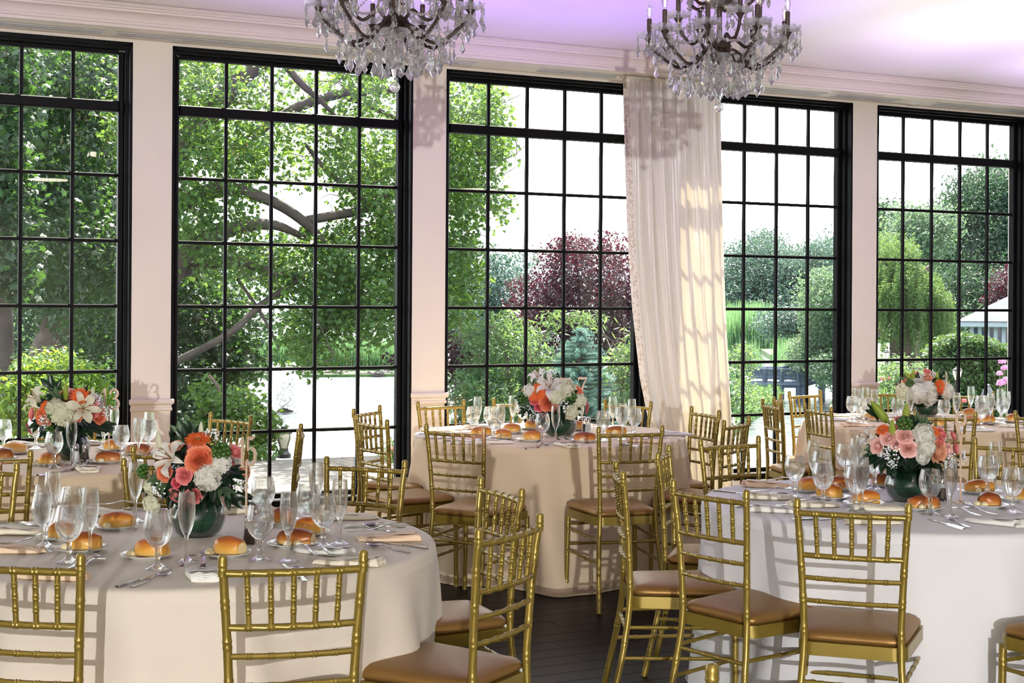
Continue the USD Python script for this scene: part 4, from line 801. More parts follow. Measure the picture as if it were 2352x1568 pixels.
BQ = {
 15: dict(v=(455, 1238), vr=.088, vh=.128, c=(452, 1080), r=118, f=[
  ('gerbera', 455, 1012, 68, 'petal_orange', .75), ('rose', 458, 1055, 68, 'petal_coral', 0), ('rose', 377, 1080, 54, 'petal_coral', 0), ('rose', 422, 1092, 43, 'petal_pink', 0), ('rose', 403, 1110, 26, 'petal_rose', 0), ('rose', 404, 1138, 41, 'petal_pink', 0), ('rose', 444, 1139, 42, 'petal_pink', 0),
  ('lily', 392, 1052, 92, 'petal_white', 0), ('bud', 366, 1012, 50, 'petal_cream', 0), ('gerbera', 344, 1040, 36, 'petal_peach', .3), ('rose', 402, 1024, 38, 'petal_peach', .3), ('hydrangea', 478, 1096, 62, 'petal_white', 0), ('hydrangea', 352, 1158, 52, 'petal_cream', 0), ('hydrangea', 345, 1118, 36, 'petal_cream', 0), ('hydrangea', 508, 1062, 46, 'petal_white', 0),
  ('spray', 486, 1000, 46, 0, .5), ('spray', 548, 1112, 58, 0, 0), ('spray', 367, 1124, 46, 0, 0), ('spray', 352, 1146, 40, 0, 0), ('berries', 507, 1038, 50, 0, .2), ('berries', 331, 1082, 36, 0, 0), ('rose', 541, 1036, 40, 'petal_pink', .2), ('rose', 562, 1082, 46, 'petal_peach', 0), ('bud', 462, 985, 34, 'petal_cream', .4),
  ('leaf', 536, 1078, 62, 'f', 0), ('leaf', 520, 1100, 55, 'f', 0), ('leaf', 545, 1092, 55, 'f', 0), ('leaf', 500, 1112, 46, 'f', 0), ('leaf', 555, 1142, 60, 'f', 0), ('leaf', 540, 1150, 60, 'f', 0), ('leaf', 440, 985, 50, 'f', .5), ('leaf', 424, 998, 46, 'f', .4), ('leaf', 412, 985, 46, 's', .6), ('leaf', 352, 1100, 42, 's', 0), ('leaf', 372, 1112, 42, 's', 0), ('leaf', 455, 1090, 32, 'f', 0), ('leaf', 476, 1102, 32, 'f', 0), ('leaf', 340, 1120, 46, 'f', 0), ('leaf', 430, 1118, 34, 'f', 0), ('leaf', 520, 1130, 50, 's', 0), ('leaf', 395, 1000, 40, 'f', .5)]),
 13: dict(v=(165, 1058), vr=.085, vh=.125, c=(158, 945), r=92, f=[
  ('lily', 192, 938, 84, 'petal_cream', 0), ('lily', 88, 918, 76, 'petal_cream', .2), ('bud', 151, 898, 40, 'bud_green', .5), ('bud', 212, 908, 40, 'petal_cream', .3), ('gerbera', 184, 912, 50, 'petal_orange', .3), ('gerbera', 106, 935, 36, 'petal_orange', 0), ('rose', 176, 952, 34, 'petal_coral', 0), ('rose', 92, 957, 40, 'petal_coral', 0), ('rose', 72, 950, 36, 'petal_pink', 0), ('rose', 212, 924, 32, 'petal_pink', .2), ('rose', 216, 946, 28, 'petal_pink', 0), ('rose', 230, 957, 36, 'petal_coral', 0), ('hydrangea', 146, 950, 56, 'petal_cream', 0), ('hydrangea', 126, 936, 44, 'petal_cream', .1), ('rose', 108, 966, 28, 'petal_peach', 0),
  ('spray', 104, 966, 40, 0, 0), ('spray', 216, 918, 36, 0, .4), ('spray', 240, 946, 36, 0, 0), ('gerbera', 70, 986, 34, 'petal_rose', -.2), ('gerbera', 66, 977, 22, 'petal_rose', 0), ('berries', 122, 952, 30, 0, 0), ('berries', 116, 985, 24, 0, 0),
  ('leaf', 118, 880, 56, 'f', .6), ('leaf', 130, 905, 46, 's', .5), ('leaf', 142, 912, 42, 'f', .3), ('leaf', 120, 915, 42, 'f', .3), ('leaf', 236, 982, 52, 'f', 0), ('leaf', 222, 985, 46, 'f', 0), ('leaf', 250, 980, 40, 'f', 0), ('leaf', 80, 975, 42, 'f', 0), ('leaf', 100, 992, 44, 'f', -.2), ('leaf', 206, 990, 44, 'f', -.2), ('leaf', 198, 896, 40, 'f', .6), ('leaf', 190, 972, 32, 'f', 0)]),
 7: dict(v=(1285, 1003), vr=.10, vh=.135, c=(1270, 918), r=80, f=[
  ('lily', 1262, 890, 72, 'petal_white', .2), ('lily', 1236, 868, 56, 'petal_white', .5), ('gerbera', 1234, 902, 50, 'petal_orange', 0), ('gerbera', 1294, 876, 30, 'petal_orange', .5), ('rose', 1259, 924, 44, 'petal_coral', 0), ('rose', 1227, 916, 28, 'petal_rose', 0), ('rose', 1238, 934, 26, 'petal_rose', 0), ('rose', 1327, 897, 32, 'petal_coral', .2), ('rose', 1203, 895, 18, 'petal_peach', .2), ('gerbera', 1346, 936, 32, 'petal_rose', 0), ('hydrangea', 1297, 892, 52, 'petal_cream', .1), ('hydrangea', 1278, 908, 40, 'petal_cream', 0), ('hydrangea', 1218, 896, 34, 'petal_white', .1), ('hydrangea', 1330, 920, 36, 'petal_cream', 0), ('hydrangea', 1312, 946, 36, 'petal_cream', 0),
  ('spray', 1268, 862, 40, 0, .6), ('spray', 1296, 926, 40, 0, 0), ('spray', 1217, 948, 38, 0, 0), ('spray', 1240, 950, 26, 0, 0), ('berries', 1308, 910, 36, 0, 0), ('berries', 1200, 912, 30, 0, 0),
  ('leaf', 1198, 912, 44, 'f', 0), ('leaf', 1206, 926, 44, 's', 0), ('leaf', 1212, 938, 40, 'f', 0), ('leaf', 1312, 906, 52, 'f', 0), ('leaf', 1300, 918, 48, 'f', 0), ('leaf', 1322, 934, 40, 'f', 0), ('leaf', 1280, 872, 40, 'f', .6), ('leaf', 1226, 880, 36, 'f', .5), ('leaf', 1318, 952, 36, 'f', -.2), ('leaf', 1292, 950, 36, 'f', 0), ('leaf', 1254, 868, 34, 's', .5), ('leaf', 1200, 945, 30, 'f', 0)]),
 9: dict(v=(2086, 1155), vr=.090, vh=.125, c=(2096, 1030), r=104, f=[
  ('rose', 2040, 1006, 40, 'petal_blush', .1), ('rose', 2078, 1000, 42, 'petal_blush', .1), ('rose', 2086, 1030, 44, 'petal_blush', 0), ('rose', 2058, 1019, 30, 'petal_blush', 0), ('rose', 2014, 1024, 38, 'petal_blush', 0), ('hydrangea', 2122, 998, 52, 'petal_white', .1), ('hydrangea', 2126, 1028, 46, 'petal_white', 0), ('hydrangea', 2120, 1050, 34, 'petal_white', -.1), ('rose', 2163, 994, 32, 'petal_pink', .1), ('rose', 2190, 1000, 28, 'petal_pink', 0), ('rose', 2157, 1036, 58, 'petal_peach', 0), ('rose', 2180, 1034, 34, 'petal_blush', 0), ('rose', 2196, 1030, 36, 'petal_pink', 0), ('rose', 2160, 1012, 28, 'petal_pink', 0),
  ('lily', 1996, 1004, 56, 'petal_white', 0), ('budl', 2020, 945, 62, 'bud_green', .2), ('bud', 2082, 950, 48, 'bud_green', .4), ('bud', 2050, 985, 46, 'bud_green', .2), ('gerbera', 2028, 988, 36, 'petal_orange', .3), ('gerbera', 2146, 992, 30, 'petal_orange', .2), ('berries', 2078, 973, 40, 0, .3), ('rose', 2066, 962, 24, 'petal_pink', .4), ('rose', 2090, 960, 22, 'petal_pink', .4),
  ('spray', 2046, 1042, 46, 0, 0), ('spray', 2178, 1056, 50, 0, 0), ('spray', 2208, 1050, 40, 0, 0), ('spray', 2050, 1060, 36, 0, 0), ('leaf', 2106, 962, 44, 's', .3), ('leaf', 2124, 970, 48, 's', .2), ('leaf', 2134, 978, 44, 's', .1), ('leaf', 2094, 968, 42, 'f', .3), ('leaf', 1996, 1046, 46, 'f', 0), ('leaf', 2006, 1058, 46, 'f', 0), ('leaf', 2030, 1068, 50, 'f', -.3), ('leaf', 2044, 1074, 46, 'f', -.3), ('leaf', 2146, 1064, 44, 'f', -.1), ('leaf', 2000, 1030, 40, 's', 0), ('leaf', 2190, 1066, 40, 'f', 0), ('leaf', 2100, 1062, 40, 'f', -.2), ('leaf', 2078, 1064, 44, 'f', -.2), ('leaf', 2006, 944, 54, 'f', .2)]),
 8: dict(v=(2125, 957), vr=.098, vh=.125, c=(2122, 890), r=64, f=[
  ('hydrangea', 2112, 902, 50, 'petal_white', 0), ('hydrangea', 2078, 900, 42, 'petal_cream', .1), ('hydrangea', 2134, 910, 42, 'petal_white', 0), ('hydrangea', 2174, 898, 40, 'petal_white', .1), ('rose', 2111, 880, 42, 'petal_white', .2), ('hydrangea', 2132, 892, 36, 'petal_white', .1), ('gerbera', 2157, 888, 40, 'petal_orange', 0), ('rose', 2080, 872, 22, 'petal_peach', .3), ('rose', 2130, 866, 26, 'petal_peach', .3), ('rose', 2130, 852, 20, 'petal_pink', .6), ('rose', 2062, 888, 18, 'petal_blush', 0), ('bud', 2098, 862, 30, 'bud_green', .5), ('bud', 2152, 868, 32, 'bud_green', .5), ('bud', 2178, 884, 24, 'bud_green', .2), ('budl', 2086, 864, 26, 'bud_green', .4),
  ('lily', 2136, 894, 34, 'petal_white', .2), ('spray', 2142, 860, 26, 0, .5), ('spray', 2116, 862, 22, 0, .5), ('spray', 2182, 902, 30, 0, 0), ('berries', 2090, 880, 22, 0, .3), ('leaf', 2080, 868, 30, 's', .5), ('leaf', 2142, 874, 32, 'f', .3), ('leaf', 2160, 862, 32, 'f', .5), ('leaf', 2170, 915, 34, 'f', 0), ('leaf', 2164, 926, 34, 'f', -.1), ('leaf', 2180, 918, 30, 'f', 0), ('leaf', 2108, 866, 28, 'f', .6), ('leaf', 2062, 880, 24, 's', .2)]),
}
FL = {15: 'low bouquet of coral and pink roses in a leaf lined bowl, table fifteen', 13: 'low bouquet with cream lilies and orange gerberas, table thirteen', 7: 'low bouquet with white lilies and one big coral rose, table seven', 9: 'low bouquet of blush roses and white hydrangea in a green bowl, white table', 8: 'low bouquet of white hydrangea with one orange gerbera, farthest table'}
def centrepiece(k, B):
    base = at(*B['v'], TZ); zc = (base - CAM) @ FW + B['vr'] * .8; base = CAM + ray(B['v'][0], B['v'][1]) * 1.0
    base = atd(B['v'][0], B['v'][1], zc); base[2] = TZ
    t = thing('flower_centrepiece', FL[k], 'flowers', base); R, H = B['vr'], B['vh']
    pr = spline([(r, 0, z) for r, z in [(R * .60, .0), (R * .86, H * .14), (R, H * .42), (R * .96, H * .66), (R * .80, H * .90), (R * .74, H * .98)]], 22)[:, [0, 2]]
    obj('vase', MB().add(lathe(np.vstack([[[0, 0]], pr, [[R * .72, H]], (pr[::-1] - [.003, 0])[1:-1], [[0, .006]]]), 40)), 'thin_glass', t, 60)
    li = pr[2:-2] - [.006, 0]
    obj('leaf_wrap', MB().add(lathe(np.vstack([[[.02, li[0, 1] + .008]], li + [0, .003]]), 36)), 'leaf_lining', t, True)
    C = atd(*B['c'], zc) - base; S = B['r'] * zc / F; r = np.random.default_rng(k)
    # dark core of stems and foliage
    st = MB()
    for i in range(26):
        a = r.uniform(0, 6.28); q = R * .5 * math.sqrt(r.uniform()); e = C + [S * .6 * math.cos(a) * r.uniform(.3, 1), S * .6 * math.sin(a) * r.uniform(.3, 1), -S * .1]
        st.add(*tube([np.array([q * math.cos(a), q * math.sin(a), H * .25]), np.array([q * math.cos(a) * .8, q * math.sin(a) * .8, H]), e], .003, 5))
    obj('stems', st, 'stem_green', t)
    core = MB()
    for i in range(170):
        d = r.normal(0, 1, 3); d /= np.linalg.norm(d); d[2] = d[2] * .55 - .12; p = C * [1, 1, .92] + d * S * .62
        core.add(*put(leaf_blade(S * .40, S * .095, .6), basis(np.array([d[0], d[1], .6]), r.uniform(0, 6)), p))
    tag(obj('greenery', core, 'leaf_florist', t, True), kind='stuff')
    def add(kind, n, dia, m, c, sd):
        Q = dia / 2; Bs = basis(n, r.uniform(0, 6))
        if kind == 'rose': obj('rose', put(rose(Q * .88, sd), Bs, c), m, t, True)
        elif kind == 'lily':
            l = obj('lily', put(lily(Q, sd), Bs, c), m, t, True); obj('stamens', put(lily_bits(Q), Bs, c), 'stamen_brown', l)
        elif kind == 'gerbera':
            l = obj('gerbera', put(gerbera(Q, sd), Bs, c), m, t, True); obj('flower_eye', put(ball((0, 0, .13 * Q), (.22 * Q, .22 * Q, .10 * Q), 2), Bs, c), 'gerbera_eye', l, True)
        elif kind == 'hydrangea': obj('hydrangea', put(floret_ball(Q, sd), Bs, c), m, t, True)
        elif kind in ('bud', 'budl'):
            ax = UP * 1.0 + (n * .25 if kind == 'bud' else -RT * .8); obj('lily_bud', put(bud(dia, dia * .17), basis(ax), c - ax / np.linalg.norm(ax) * dia * .5), m, t, True); 
            obj('bud_stem', MB().add(tube([c - ax / np.linalg.norm(ax) * dia * .5, c * .5 + C * .5, C - [0, 0, S * .2]], .0028, 5)), 'stem_green', t)
        elif kind == 'spray':
            w, s_ = spray(Q * .95, sd, 26 if dia < .05 else 46); l = obj('babys_breath', put(w, Bs, c), 'spray_white', t, True); obj('twigs', put(s_, Bs, c), 'stem_green', l)
        elif kind == 'berries': obj('berry_cluster', put(berries(Q, sd), Bs, c), 'berry_green', t, True)
        elif kind == 'leaf':
            out = np.array(n) * 1.0; ax = out + UP * (.35 if out[2] > .2 else -.15); ax /= np.linalg.norm(ax)
            nn = -FW * .8 + UP * .7 + r.normal(0, .25, 3); yv = ax; zv = nn - yv * (nn @ yv); zv /= np.linalg.norm(zv); xv = np.cross(yv, zv)
            obj('leaf', put(leaf_blade(dia * .95, dia * .20, .35), np.stack([xv, yv, zv], 1), c - ax * dia * .5), m, t, True)
            for sg_ in (-1, 1):
                y2 = yv * .8 + xv * .6 * sg_; y2 /= np.linalg.norm(y2); x2 = np.cross(y2, zv); obj('leaf', put(leaf_blade(dia * .7, dia * .15, .4), np.stack([x2, y2, zv], 1), c - ax * dia * (.45 if sg_ > 0 else .25)), m, t, True)
    for i, (kind, px, py, dpx, m, up) in enumerate(B['f']):
        dx, dy = (px - B['c'][0]) / B['r'], (py - B['c'][1]) / (B['r'] * .9); rho = min(1.0, math.hypot(dx, dy)); dep = zc - S * .85 * math.sqrt(max(0, 1 - rho ** 2))
        c = atd(px, py, dep) - base; n = RT * dx * .9 - UP * dy * .8 - FW * math.sqrt(max(.06, 1 - rho ** 2)) + UP * (.12 + up * 1.2)
        add(kind, n / np.linalg.norm(n), dpx * dep / F, {'f': 'leaf_florist', 's': 'leaf_sage', 0: 'spray_white'}.get(m, m), c, k * 100 + i)
    # the far side of the bouquet, out of the camera's sight, goes on the same way
    kinds = [('rose', 'petal_pink'), ('hydrangea', 'petal_white'), ('rose', 'petal_coral'), ('leaf', 'leaf_florist'), ('spray', 'spray_white'), ('leaf', 'leaf_florist'), ('rose', 'petal_peach'), ('leaf', 'leaf_sage')]
    for i in range(14):
        a = (i + .5) / 14 * PI; e = .1 + .5 * (i % 3) / 2; d = RT * math.cos(a) * .85 + FW * math.sin(a); d = d * math.cos(e) + UP * math.sin(e)
        kk, mm = kinds[i % 8]; add(kk, d, S * .5, mm, C + d * S * [.78, .78, .62], k * 100 + 60 + i)
for k, B in BQ.items(): centrepiece(k, B)

# ------------------------------------------------------------------ chandeliers
def drop(L, W_):
    """a cut pendalogue: pointed kite with facets"""
    k = 8; a = np.arange(k) * 2 * PI / k; V = []
    for rr, z in ((.10, 0), (.42, -.30), (1.0, -.66), (.45, -.86), (.0, -1.0)):
        for j, q in enumerate(a): s = 1.0 if j % 2 == 0 else .80; V.append([W_ / 2 * rr * s * math.cos(q), W_ / 2 * rr * s * math.sin(q) * .62, z * L])
    V = np.array(V); f = grid_faces(5, k, True); return V, f[:, ::-1]
def beads(p0, p1, sag, n, r):
    r = r * 1.25
    m = MB()
    for i in range(n):
        t = i / max(1, n - 1); p = np.asarray(p0) * (1 - t) + np.asarray(p1) * t - [0, 0, sag * 4 * t * (1 - t)]; m.add(*octa(p, r, r * 1.05))
    return m
def chandelier(loc, rot, label, group):
    t = thing('chandelier', label, 'chandelier', loc, rot, group); r = np.random.default_rng(5)
    Z = lambda h: h - ZC          # heights above the floor, origin at the ceiling mount
    def crystal(p, L, Wd, yaw): obj('crystal_drop', MB().add(put(drop(L, Wd), rz(yaw), p)), 'crystal', t, False)
    # central column
    col = [(0, -.001), (.055, -.001), (.058, -.012), (.030, -.030), (.008, -.040), (.008, Z(3.10)), (.020, Z(3.085)), (.030, Z(3.06)), (.012, Z(3.03)), (.012, Z(2.95)), (.05, Z(2.925)), (.062, Z(2.905)), (.03, Z(2.88)), (.012, Z(2.85)), (.012, Z(2.74)), (.030, Z(2.72)), (.055, Z(2.70)), (.060, Z(2.685)), (.045, Z(2.665)), (.016, Z(2.645)), (.010, Z(2.62)), (.0, Z(2.612))]
    obj('stem', MB().add(lathe(col, 24)), 'iron_brown', t, 40)
    for h, rr in ((2.90, .075), (2.655, .075)):
        a = np.linspace(0, 1, 8); pf = [(rr * math.sin(q * 1.5) + .012, Z(h) - .030 * math.cos(q * 1.5)) for q in a]; obj('crystal_bowl', MB().add(lathe(pf + [(x - .003, z + .002) for x, z in pf[::-1]], 20)), 'crystal_frost', t, False)
    def arm(a, tier):
        if tier == 0: ctl = [(.045, 2.685), (.09, 2.66), (.135, 2.612), (.185, 2.602), (.235, 2.63), (.285, 2.675), (.318, 2.715), (.318, 2.735)]; rr, h = .318, 2.735
        elif tier == 1: ctl = [(.04, 2.70), (.07, 2.74), (.10, 2.72), (.14, 2.70), (.185, 2.74), (.205, 2.79), (.205, 2.81)]; rr, h = .205, 2.81
        else: ctl = [(.04, 2.91), (.08, 2.885), (.12, 2.88), (.155, 2.91), (.165, 2.945), (.165, 2.96)]; rr, h = .165, 2.96
        R_ = rz(a); P_ = [R_ @ [x, 0, Z(z)] for x, z in ctl]
        obj('arm', MB().add(tube(spline(P_, 40), .0075, 8)), 'iron_brown', t, 40)
        c = R_ @ [rr, 0, Z(h)]
        obj('cup', MB().add(lathe([(.004, -.034), (.009, -.02), (.018, -.004), (.020, .0), (.0, .002)], 14)).move(c), 'iron_brown', t, 40)
        # scalloped glass dish
        sg = 36; V = []
        for i, (q, z) in enumerate([(.012, .004), (.034, .0015), (.052, .007), (.060, .024), (.057, .0245), (.049, .011), (.033, .0055), (.012, .008)]):
            for j in range(sg):
                al = j * 2 * PI / sg; w = 1 + (.07 * math.cos(al * 9) if 2 <= i <= 5 else 0); V.append([q * w * math.cos(al), q * w * math.sin(al), z + (.004 * math.cos(al * 9) if i in (3, 4) else 0)])
        obj('glass_dish', (np.array(V) + c, grid_faces(8, sg, True)), 'crystal_frost', t, False)
        obj('candle_sleeve', MB().add(lathe([(.0, .006), (.0105, .006), (.0110, .088), (.0095, .092), (0, .092)], 14)).move(c), 'candle_sleeve', t, 40)
        b = obj('bulb', MB().add(lathe([(.006, .092), (.0085, .100), (.0135, .116), (.0145, .128), (.011, .148), (.005, .166), (.0, .174)], 16)).move(c), 'thin_glass', t, 60)
        obj('filament', MB().add(tube([c + [-.003, 0, .104], c + [-.0032, 0, .140]], .0011, 5)).add(tube([c + [.003, 0, .104], c + [.0032, 0, .140]], .0011, 5)), 'bulb_glow', b)
        nd = 6 if tier == 0 else 5
        for j in range(nd):
            al = a + (j - (nd - 1) / 2) * 2 * PI / (nd + .6); e = c + [.057 * math.cos(al), .057 * math.sin(al), .006]
            obj('bead_string', beads(e, e - [0, 0, .020], 0, 3, .0055), 'crystal', t, False); crystal(e - [0, 0, .026], .058 + .016 * (j == nd // 2), .036, al + 1.57)
        return c
    N0 = 9; tips = [arm(i * 2 * PI / N0 + .12, 0) for i in range(N0)]; t1 = [arm((i + .5) * 2 * PI / 4 + .3, 1) for i in range(4)]; t2 = [arm(i * 2 * PI / 5 + .4, 2) for i in range(5)]
    for i in range(N0):
        c, d = tips[i], tips[(i + 1) % N0]; obj('bead_string', beads(c - [0, 0, .012], d - [0, 0, .012], .055, 22, .0062), 'crystal', t, False)
        a = i * 2 * PI / N0 + .12; lo = rz(a) @ [.185, 0, Z(2.594)]; obj('bead_string', beads(c - [0, 0, .03], lo, .02, 12, .0055), 'crystal', t, False)
        # pendants under each loop and halfway between, on short strings
        for rr, aa, h0, ln, L, Wd in ((.185, a, 2.592, .022, .078, .052), (.135, a + .2, 2.60, .040, .062, .042), (.235, a + .38, 2.648, .040, .072, .046), (.285, a, 2.672, .040, .060, .040), (.20, a + .55, 2.62, .05, .066, .044)):
            p = rz(aa) @ [rr, 0, Z(h0)]; n = max(3, int(ln / .012)); obj('bead_string', beads(p, p - [0, 0, ln], 0, n, .0052), 'crystal', t, False); obj('crystal_rosette', MB().add(octa(p - [0, 0, ln + .012], .011, .012)), 'crystal', t, False); crystal(p - [0, 0, ln + .022], L, Wd, aa + 1.57 + r.uniform(-.4, .4))
        for q_, (rr, hh) in enumerate(((.11, 2.64), (.16, 2.615), (.22, 2.632), (.265, 2.668), (.30, 2.70))):
            p = rz(a + .02 * (-1) ** q_) @ [rr, 0, Z(hh + .008)]; ic = trimesh.creation.icosphere(1, .0125); obj('crystal_rosette', (np.array(ic.vertices) + p, np.array(ic.faces)), 'crystal', t, False); crystal(p - rz(a) @ [0, .012 * (-1) ** q_, .006], .044, .030, a + q_)
        p = rz(a + .39) @ [.09, 0, Z(2.63)]; obj('bead_string', beads(p, p - [0, 0, .10], 0, 9, .0055), 'crystal', t, False); crystal(p - [0, 0, .105], .066, .036, a)
        e = rz(a) @ [.06, 0, Z(2.9)]; obj('bead_string', beads(e, c + [0, 0, .012], .06, 22, .0055), 'crystal', t, False)
    for i in range(6):
        a = i * PI / 3; p = rz(a) @ [.045, 0, Z(2.655)]; obj('bead_string', beads(p, rz(a) @ [.02, 0, Z(2.57)], 0, 8, .006), 'crystal', t, False); crystal(rz(a) @ [.026, 0, Z(2.566)], .070, .040, a + 1.57)
    obj('crystal_shaft', MB().add(lathe([(0, Z(2.615)), (.007, Z(2.61)), (.012, Z(2.58)), (.020, Z(2.555)), (.010, Z(2.53)), (.013, Z(2.51)), (.018, Z(2.49)), (.008, Z(2.455)), (.0, Z(2.443))], 8)), 'crystal', t, False)
    s = trimesh.creation.icosphere(2, .022); obj('crystal_ball', (np.array(s.vertices) + [0, 0, Z(2.419)], np.array(s.faces)), 'crystal', t, False)
    return t
c1 = atd(907, 190, 6.0); c2 = atd(1651, 247, 6.55)
place('chandelier', chandelier, (c1[0], c1[1], ZC), .0, 'crystal chandelier at upper left, hanging before the second window')
place('chandelier', chandelier, (c2[0], c2[1], ZC), .35, 'crystal chandelier at upper right, hanging before the ivory curtain')
# ------------------------------------------------------------------ the garden outside
WZ = -1.2                                                    # water level
def poly_ground(pts, z0, z1):
    return extrude(Polygon([(p[0], p[1]) for p in pts]).buffer(0), z0, z1)
struct('lake', MB().add(box(-900, 1500, 13.9, 1600, WZ - .02, WZ)), 'lake_water', label='rippled lake glaring white under the sky', smooth=False)
pt = unique('/World', 'patio'); UsdGeom.Xform.Define(stage, pt); tag(pt, 'sunlit stone terrace between the windows and the lake', None, None, 'structure')
obj('patio_base', MB().add(box(-30, 40, WY + .23, 14.1, WZ, -.125)), 'patio_stone', pt, False)
r = np.random.default_rng(2); rest = MB()
yy = WY + .24
while yy < 14.05:
    h = .50; x = -6.0 + r.uniform(-.4, 0)
    while x < 16:
        l = r.uniform(.7, 1.1); b = cbox(x + .006, x + l - .006, yy + .006, min(yy + h, 14.1) - .006, -.13, -.08 + r.uniform(-.003, .003), .005)
        if (1.6 < x < 5.2 or 6.0 < x < 8.4) and yy > 10.2: obj('paving_slab', MB().add(b), 'patio_stone', pt, False)
        else: rest.add(b)
        x += l
    yy += h
tag(obj('paving_slab', rest, 'patio_stone', pt, False), kind='stuff')
def land(name, pix, z, m, label, extra=()):
    pts = [at(x, y, z) for x, y in pix] + list(extra); struct(name, MB().add(poly_ground(pts, WZ - .3, z)), m, label=label, smooth=False)
land('left_bank', [(470, 1012), (452, 960), (440, 900), (420, 850), (300, 820), (-300, 815), (-600, 1010)], -.75, 'lawn', 'shaded grassy bank under the big trees at left')
land('middle_bank', [(1085, 1015), (1105, 960), (1130, 900), (1200, 862), (1500, 850), (1640, 862), (1690, 890), (1760, 898), (1790, 915), (1740, 940), (1690, 975), (1660, 1012)], -1.0, 'lawn', 'planted bank below the plum tree')
land('right_bank', [(1905, 935), (1925, 880), (1880, 845), (1860, 815), (1950, 790), (2700, 790), (2900, 1000), (2400, 1006), (2000, 985)], -1.0, 'lawn', 'garden bank in front of the willow and hedge')
land('far_bank', [(545, 861), (1000, 858), (1300, 852), (1300, 832), (1000, 834), (545, 838)], -1.10, 'lawn', 'strip of far shore with reeds across the lake')
land('back_bank', [(1300, 835), (1680, 800), (1745, 800), (1770, 815), (1860, 812), (2000, 780), (2600, 770), (2600, 745), (1600, 752), (1300, 770)], -.95, 'lawn', 'meadow shore behind the pond')

def leafshape(kind, L):
    if kind == 'quad':
        return np.array([[0, 0, 0], [.30, .5, -.1], [0, 1, 0], [-.30, .5, -.1]]) * L, np.array([[0, 1, 2], [0, 2, 3]])
    if kind == 'maple': o = [(0, 0), (.16, .06), (.46, -.02), (.34, .22), (.62, .44), (.30, .50), (.30, .66), (.13, .62), (0, 1.0)]
    elif kind == 'needle': o = [(0, 0), (.06, .3), (0, 1)]
    elif kind == 'long': o = [(0, 0), (.10, .25), (.12, .5), (.07, .8), (0, 1.0)]
    else: o = [(0, 0), (.22, .25), (.28, .5), (.18, .78), (0, 1.0)]
    P_ = np.array(o); n = len(P_); R_ = np.c_[P_[:, 0], P_[:, 1], -.28 * P_[:, 0] ** 1.5 - .10 * P_[:, 1] ** 2]; Lm = R_ * [-1, 1, 1]; mid = np.c_[np.zeros(n), P_[:, 1], -.10 * P_[:, 1] ** 2]
    v = np.vstack([mid, R_, Lm]) * L; f = []
    for i in range(n - 1): f += [[i, n + i, n + i + 1], [i, n + i + 1, i + 1], [i, 2 * n + i + 1, 2 * n + i], [i, i + 1, 2 * n + i + 1]]
    f = np.array(f); a = v[f[:, 1]] - v[f[:, 0]]; b = v[f[:, 2]] - v[f[:, 0]]; return v, f[np.linalg.norm(np.cross(a, b), axis=1) > 1e-9]
def leaf_spray(kind, L, n, spread, seed, droop=.5):
    r = np.random.default_rng(seed); m = MB(); s = leafshape(kind, 1.0)
    for i in range(n):
        d = r.normal(0, 1, 3); d /= np.linalg.norm(d); p = d * spread * r.uniform(.15, 1) ** .6
        if kind == 'long' and droop > .9: p = np.array([r.normal(0, .12) * spread, r.normal(0, .12) * spread, r.uniform(-1, 1) * spread])
        q = L * r.uniform(.7, 1.25); n_ = r.normal(0, .55, 3) + [0, 0, 1.0 - droop * .6]; B = basis(n_, r.uniform(0, 6.3)); 
        if droop: B = B @ np.array([[1, 0, 0], [0, math.cos(-droop), -math.sin(-droop)], [0, math.sin(-droop), math.cos(-droop)]])
        m.add(*put((s[0] * q, s[1]), B, p))
    return m.vf()
def instancer(parent, name, protos, m, P_, S_, rots=None, seed=1):
    r = np.random.default_rng(seed); path = unique(parent, name); pi = UsdGeom.PointInstancer.Define(stage, path); n = len(P_)
    for i, pm in enumerate(protos):
        usdkit.mesh(stage, f'{path}/spray_{i:03d}', pm, LOOK[m], smooth=False); pi.CreatePrototypesRel().AddTarget(f'{path}/spray_{i:03d}')
    pi.CreateProtoIndicesAttr(Vt.IntArray([int(x) for x in r.integers(0, len(protos), n)]))
    pi.CreatePositionsAttr(Vt.Vec3fArray.FromNumpy(np.asarray(P_, np.float32)))
    a = r.uniform(0, 2 * PI, n) if rots is None else rots
    pi.CreateOrientationsAttr(Vt.QuathArray([Gf.Quath(float(math.cos(x / 2)), 0.0, 0.0, float(math.sin(x / 2))) for x in a]))
    pi.CreateScalesAttr(Vt.Vec3fArray.FromNumpy(np.repeat(np.asarray(S_, np.float32)[:, None], 3, 1)))
    return tag(path, kind='stuff')
LSP = {}
def sprays(kind, L, n, spread, droop=.5, k=4):
    return [leaf_spray(kind, L, n, spread, 31 * i + n, droop) for i in range(k)]
def blobs(rows, seed, shell=.35):
    """rows: (px, py, rx, ry, depth, thickness, n): leaf sprays in an ellipsoid measured in the photograph"""
    r = np.random.default_rng(seed); out = []
    for px, py, rx, ry, d, th, n in rows:
        for i in range(n):
            v = r.normal(0, 1, 3); v /= np.linalg.norm(v); q = r.uniform(shell, 1) ** .6
            # ragged outline: lumps
            out.append(atd(px, py, d) + RT * v[0] * q * rx * d / F + UP * v[1] * q * ry * d / F + FW * v[2] * q * th)
    return np.array(out)
def limb(pts, sides=8):
    """pts: (px, py, depth, radius)"""
    P_ = spline([np.r_[atd(x, y, d), w] for x, y, d, w in pts], 8 * len(pts)); return tube(P_[:, :3], np.maximum(P_[:, 3], .004), sides)
